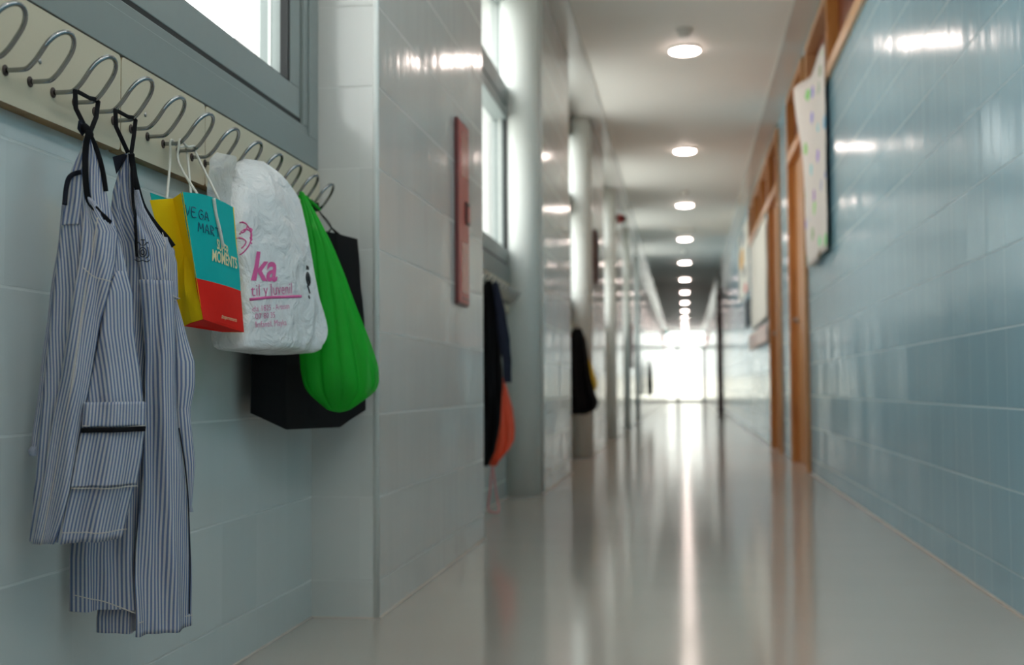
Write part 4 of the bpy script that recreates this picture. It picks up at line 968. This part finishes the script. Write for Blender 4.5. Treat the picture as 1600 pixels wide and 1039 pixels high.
# ------------------------------------------------------------------ posters on the right wall
def sheet_poster(name, mat, pts_fn, label, cat, n=24, m=24, parent=None):
    P = [[pts_fn(i / n, j / m) for i in range(n + 1)] for j in range(m + 1)]
    o = MB().grid(P).build(name, mat, parent, smooth=True, solid=.0006, loc=P[0][0])
    if label: tag(o, label, cat)
    return o
def post1(a, b):
    y = 6.80 + 1.12 * a + .03 * math.sin(b * 5) * a; z = 1.275 + 1.12 * b + .01 * math.sin(a * 8)
    curl = .055 * sm((a - .62) / .38) * sm((b - .55) / .45) + .012 * math.sin(a * 3 + b * 2) ** 2 * a
    return Vector((.764 - curl - .006 * noise2(a * 5, b * 5, 3), y, z))
sheet_poster('drawing_poster', M['poster'], post1, 'large curling paper poster of coloured drawings, nearest on the blue wall', 'poster')
def post2(a, b): return Vector((.764 - .008 * noise2(a * 4, b * 4, 6), 11.7 + 2.7 * a, 1.19 + .94 * b))
sheet_poster('paper_poster', M['paper'], post2, 'plain white paper sheet under the wooden window past second door', 'poster')
def post3(a, b): return Vector((.764 - .006 * noise2(a * 4, b * 4, 7), 11.75 + 3.3 * a, .97 + .18 * b))
sheet_poster('paper_strip', M['pinkpaper'], post3, 'pinkish drawn paper strip below the plain white sheet', 'poster', m=8)
# paper figure display
fd = thing('paper_display', 'pale paper display with yellow and red shapes on the blue wall', 'display', (.77, 16.6, 1.7))
MB().box(.776, .789, 15.3, 17.9, 1.72, 2.62).build('backing_sheet', M['paper'], fd)
def blob(name, mat, yc, zc, ry, rz, x, sd):
    pts = [(x, yc + ry * math.cos(2 * PI * k / 18) * (1 + .25 * (hashn(k + sd) - .5)), zc + rz * math.sin(2 * PI * k / 18) * (1 + .25 * (hashn(k * 3 + sd) - .5))) for k in range(18)]
    MB().ngon(pts).build(name, mat, fd, solid=.001)
blob('yellow_shape', M['cut_yellow'], 16.9, 2.25, .55, .14, .774, 1); blob('dark_shape', M['cut_dark'], 16.2, 2.03, .25, .07, .774, 2)
blob('red_shape', M['cut_red'], 16.0, 1.80, .3, .06, .774, 3); blob('grey_shape', M['cut_blue'], 16.6, 2.5, .5, .09, .774, 4)
db = tag(MB().box(.77, .789, 15.2, 16.2, 1.30, 1.62).build('dark_poster', M['cut_dark'], None, bevel=.003), 'dark poster below the paper display on the blue wall', 'poster')
for x0, lb in ((.774, 'red strip painted as a reflection on the blue wall before the glazed doors'), (-.7345, 'red strip added on the pale wall for its reflection, before the glazed doors')):
    rb = thing('red_reflection_strip', lb, 'banner', (x0, 44, 2.1))
    MB().box(x0, x0 + .015, 40.5, 47.2, 2.08, 2.40).build('strip_face', M['red_reflection'], rb)  # blue-wall strip paints in a reflection; pale-wall strip is added to be reflected
sg = tag(MB().box(-.74, -.58, YE - .03, YE - .015, 2.56, 2.65).build('exit_sign', M['teal_sign'], None, bevel=.003), 'small teal sign above the far glazed doors', 'sign')

# ------------------------------------------------------------------ camera
cam = bpy.data.cameras.new('camera'); co = bpy.data.objects.new('camera', cam); C.objects.link(co)
cam.sensor_width = 36; cam.sensor_fit = 'HORIZONTAL'; cam.lens = 1950 / 1600 * 36; cam.clip_start = .05; cam.clip_end = 300
co.matrix_world = Matrix.Translation((0, 0, .55)) @ Matrix.Rotation(math.radians(7.861), 4, 'Z') @ Matrix.Rotation(math.radians(92.558), 4, 'X') @ Matrix.Rotation(math.radians(-.34), 4, 'Z')
cam.dof.use_dof = True; cam.dof.focus_distance = 1.95; cam.dof.aperture_fstop = 4.0
sc.camera = co
sc.view_settings.view_transform = 'Standard'; sc.view_settings.look = 'None'; sc.view_settings.exposure = 0.29
sc.cycles.use_denoising = True
sc.cycles.max_bounces = 12; sc.cycles.diffuse_bounces = 8; sc.cycles.glossy_bounces = 5; sc.cycles.transparent_max_bounces = 16
sc.cycles.caustics_reflective = False; sc.cycles.caustics_refractive = False
sc.cycles.sample_clamp_indirect = 8
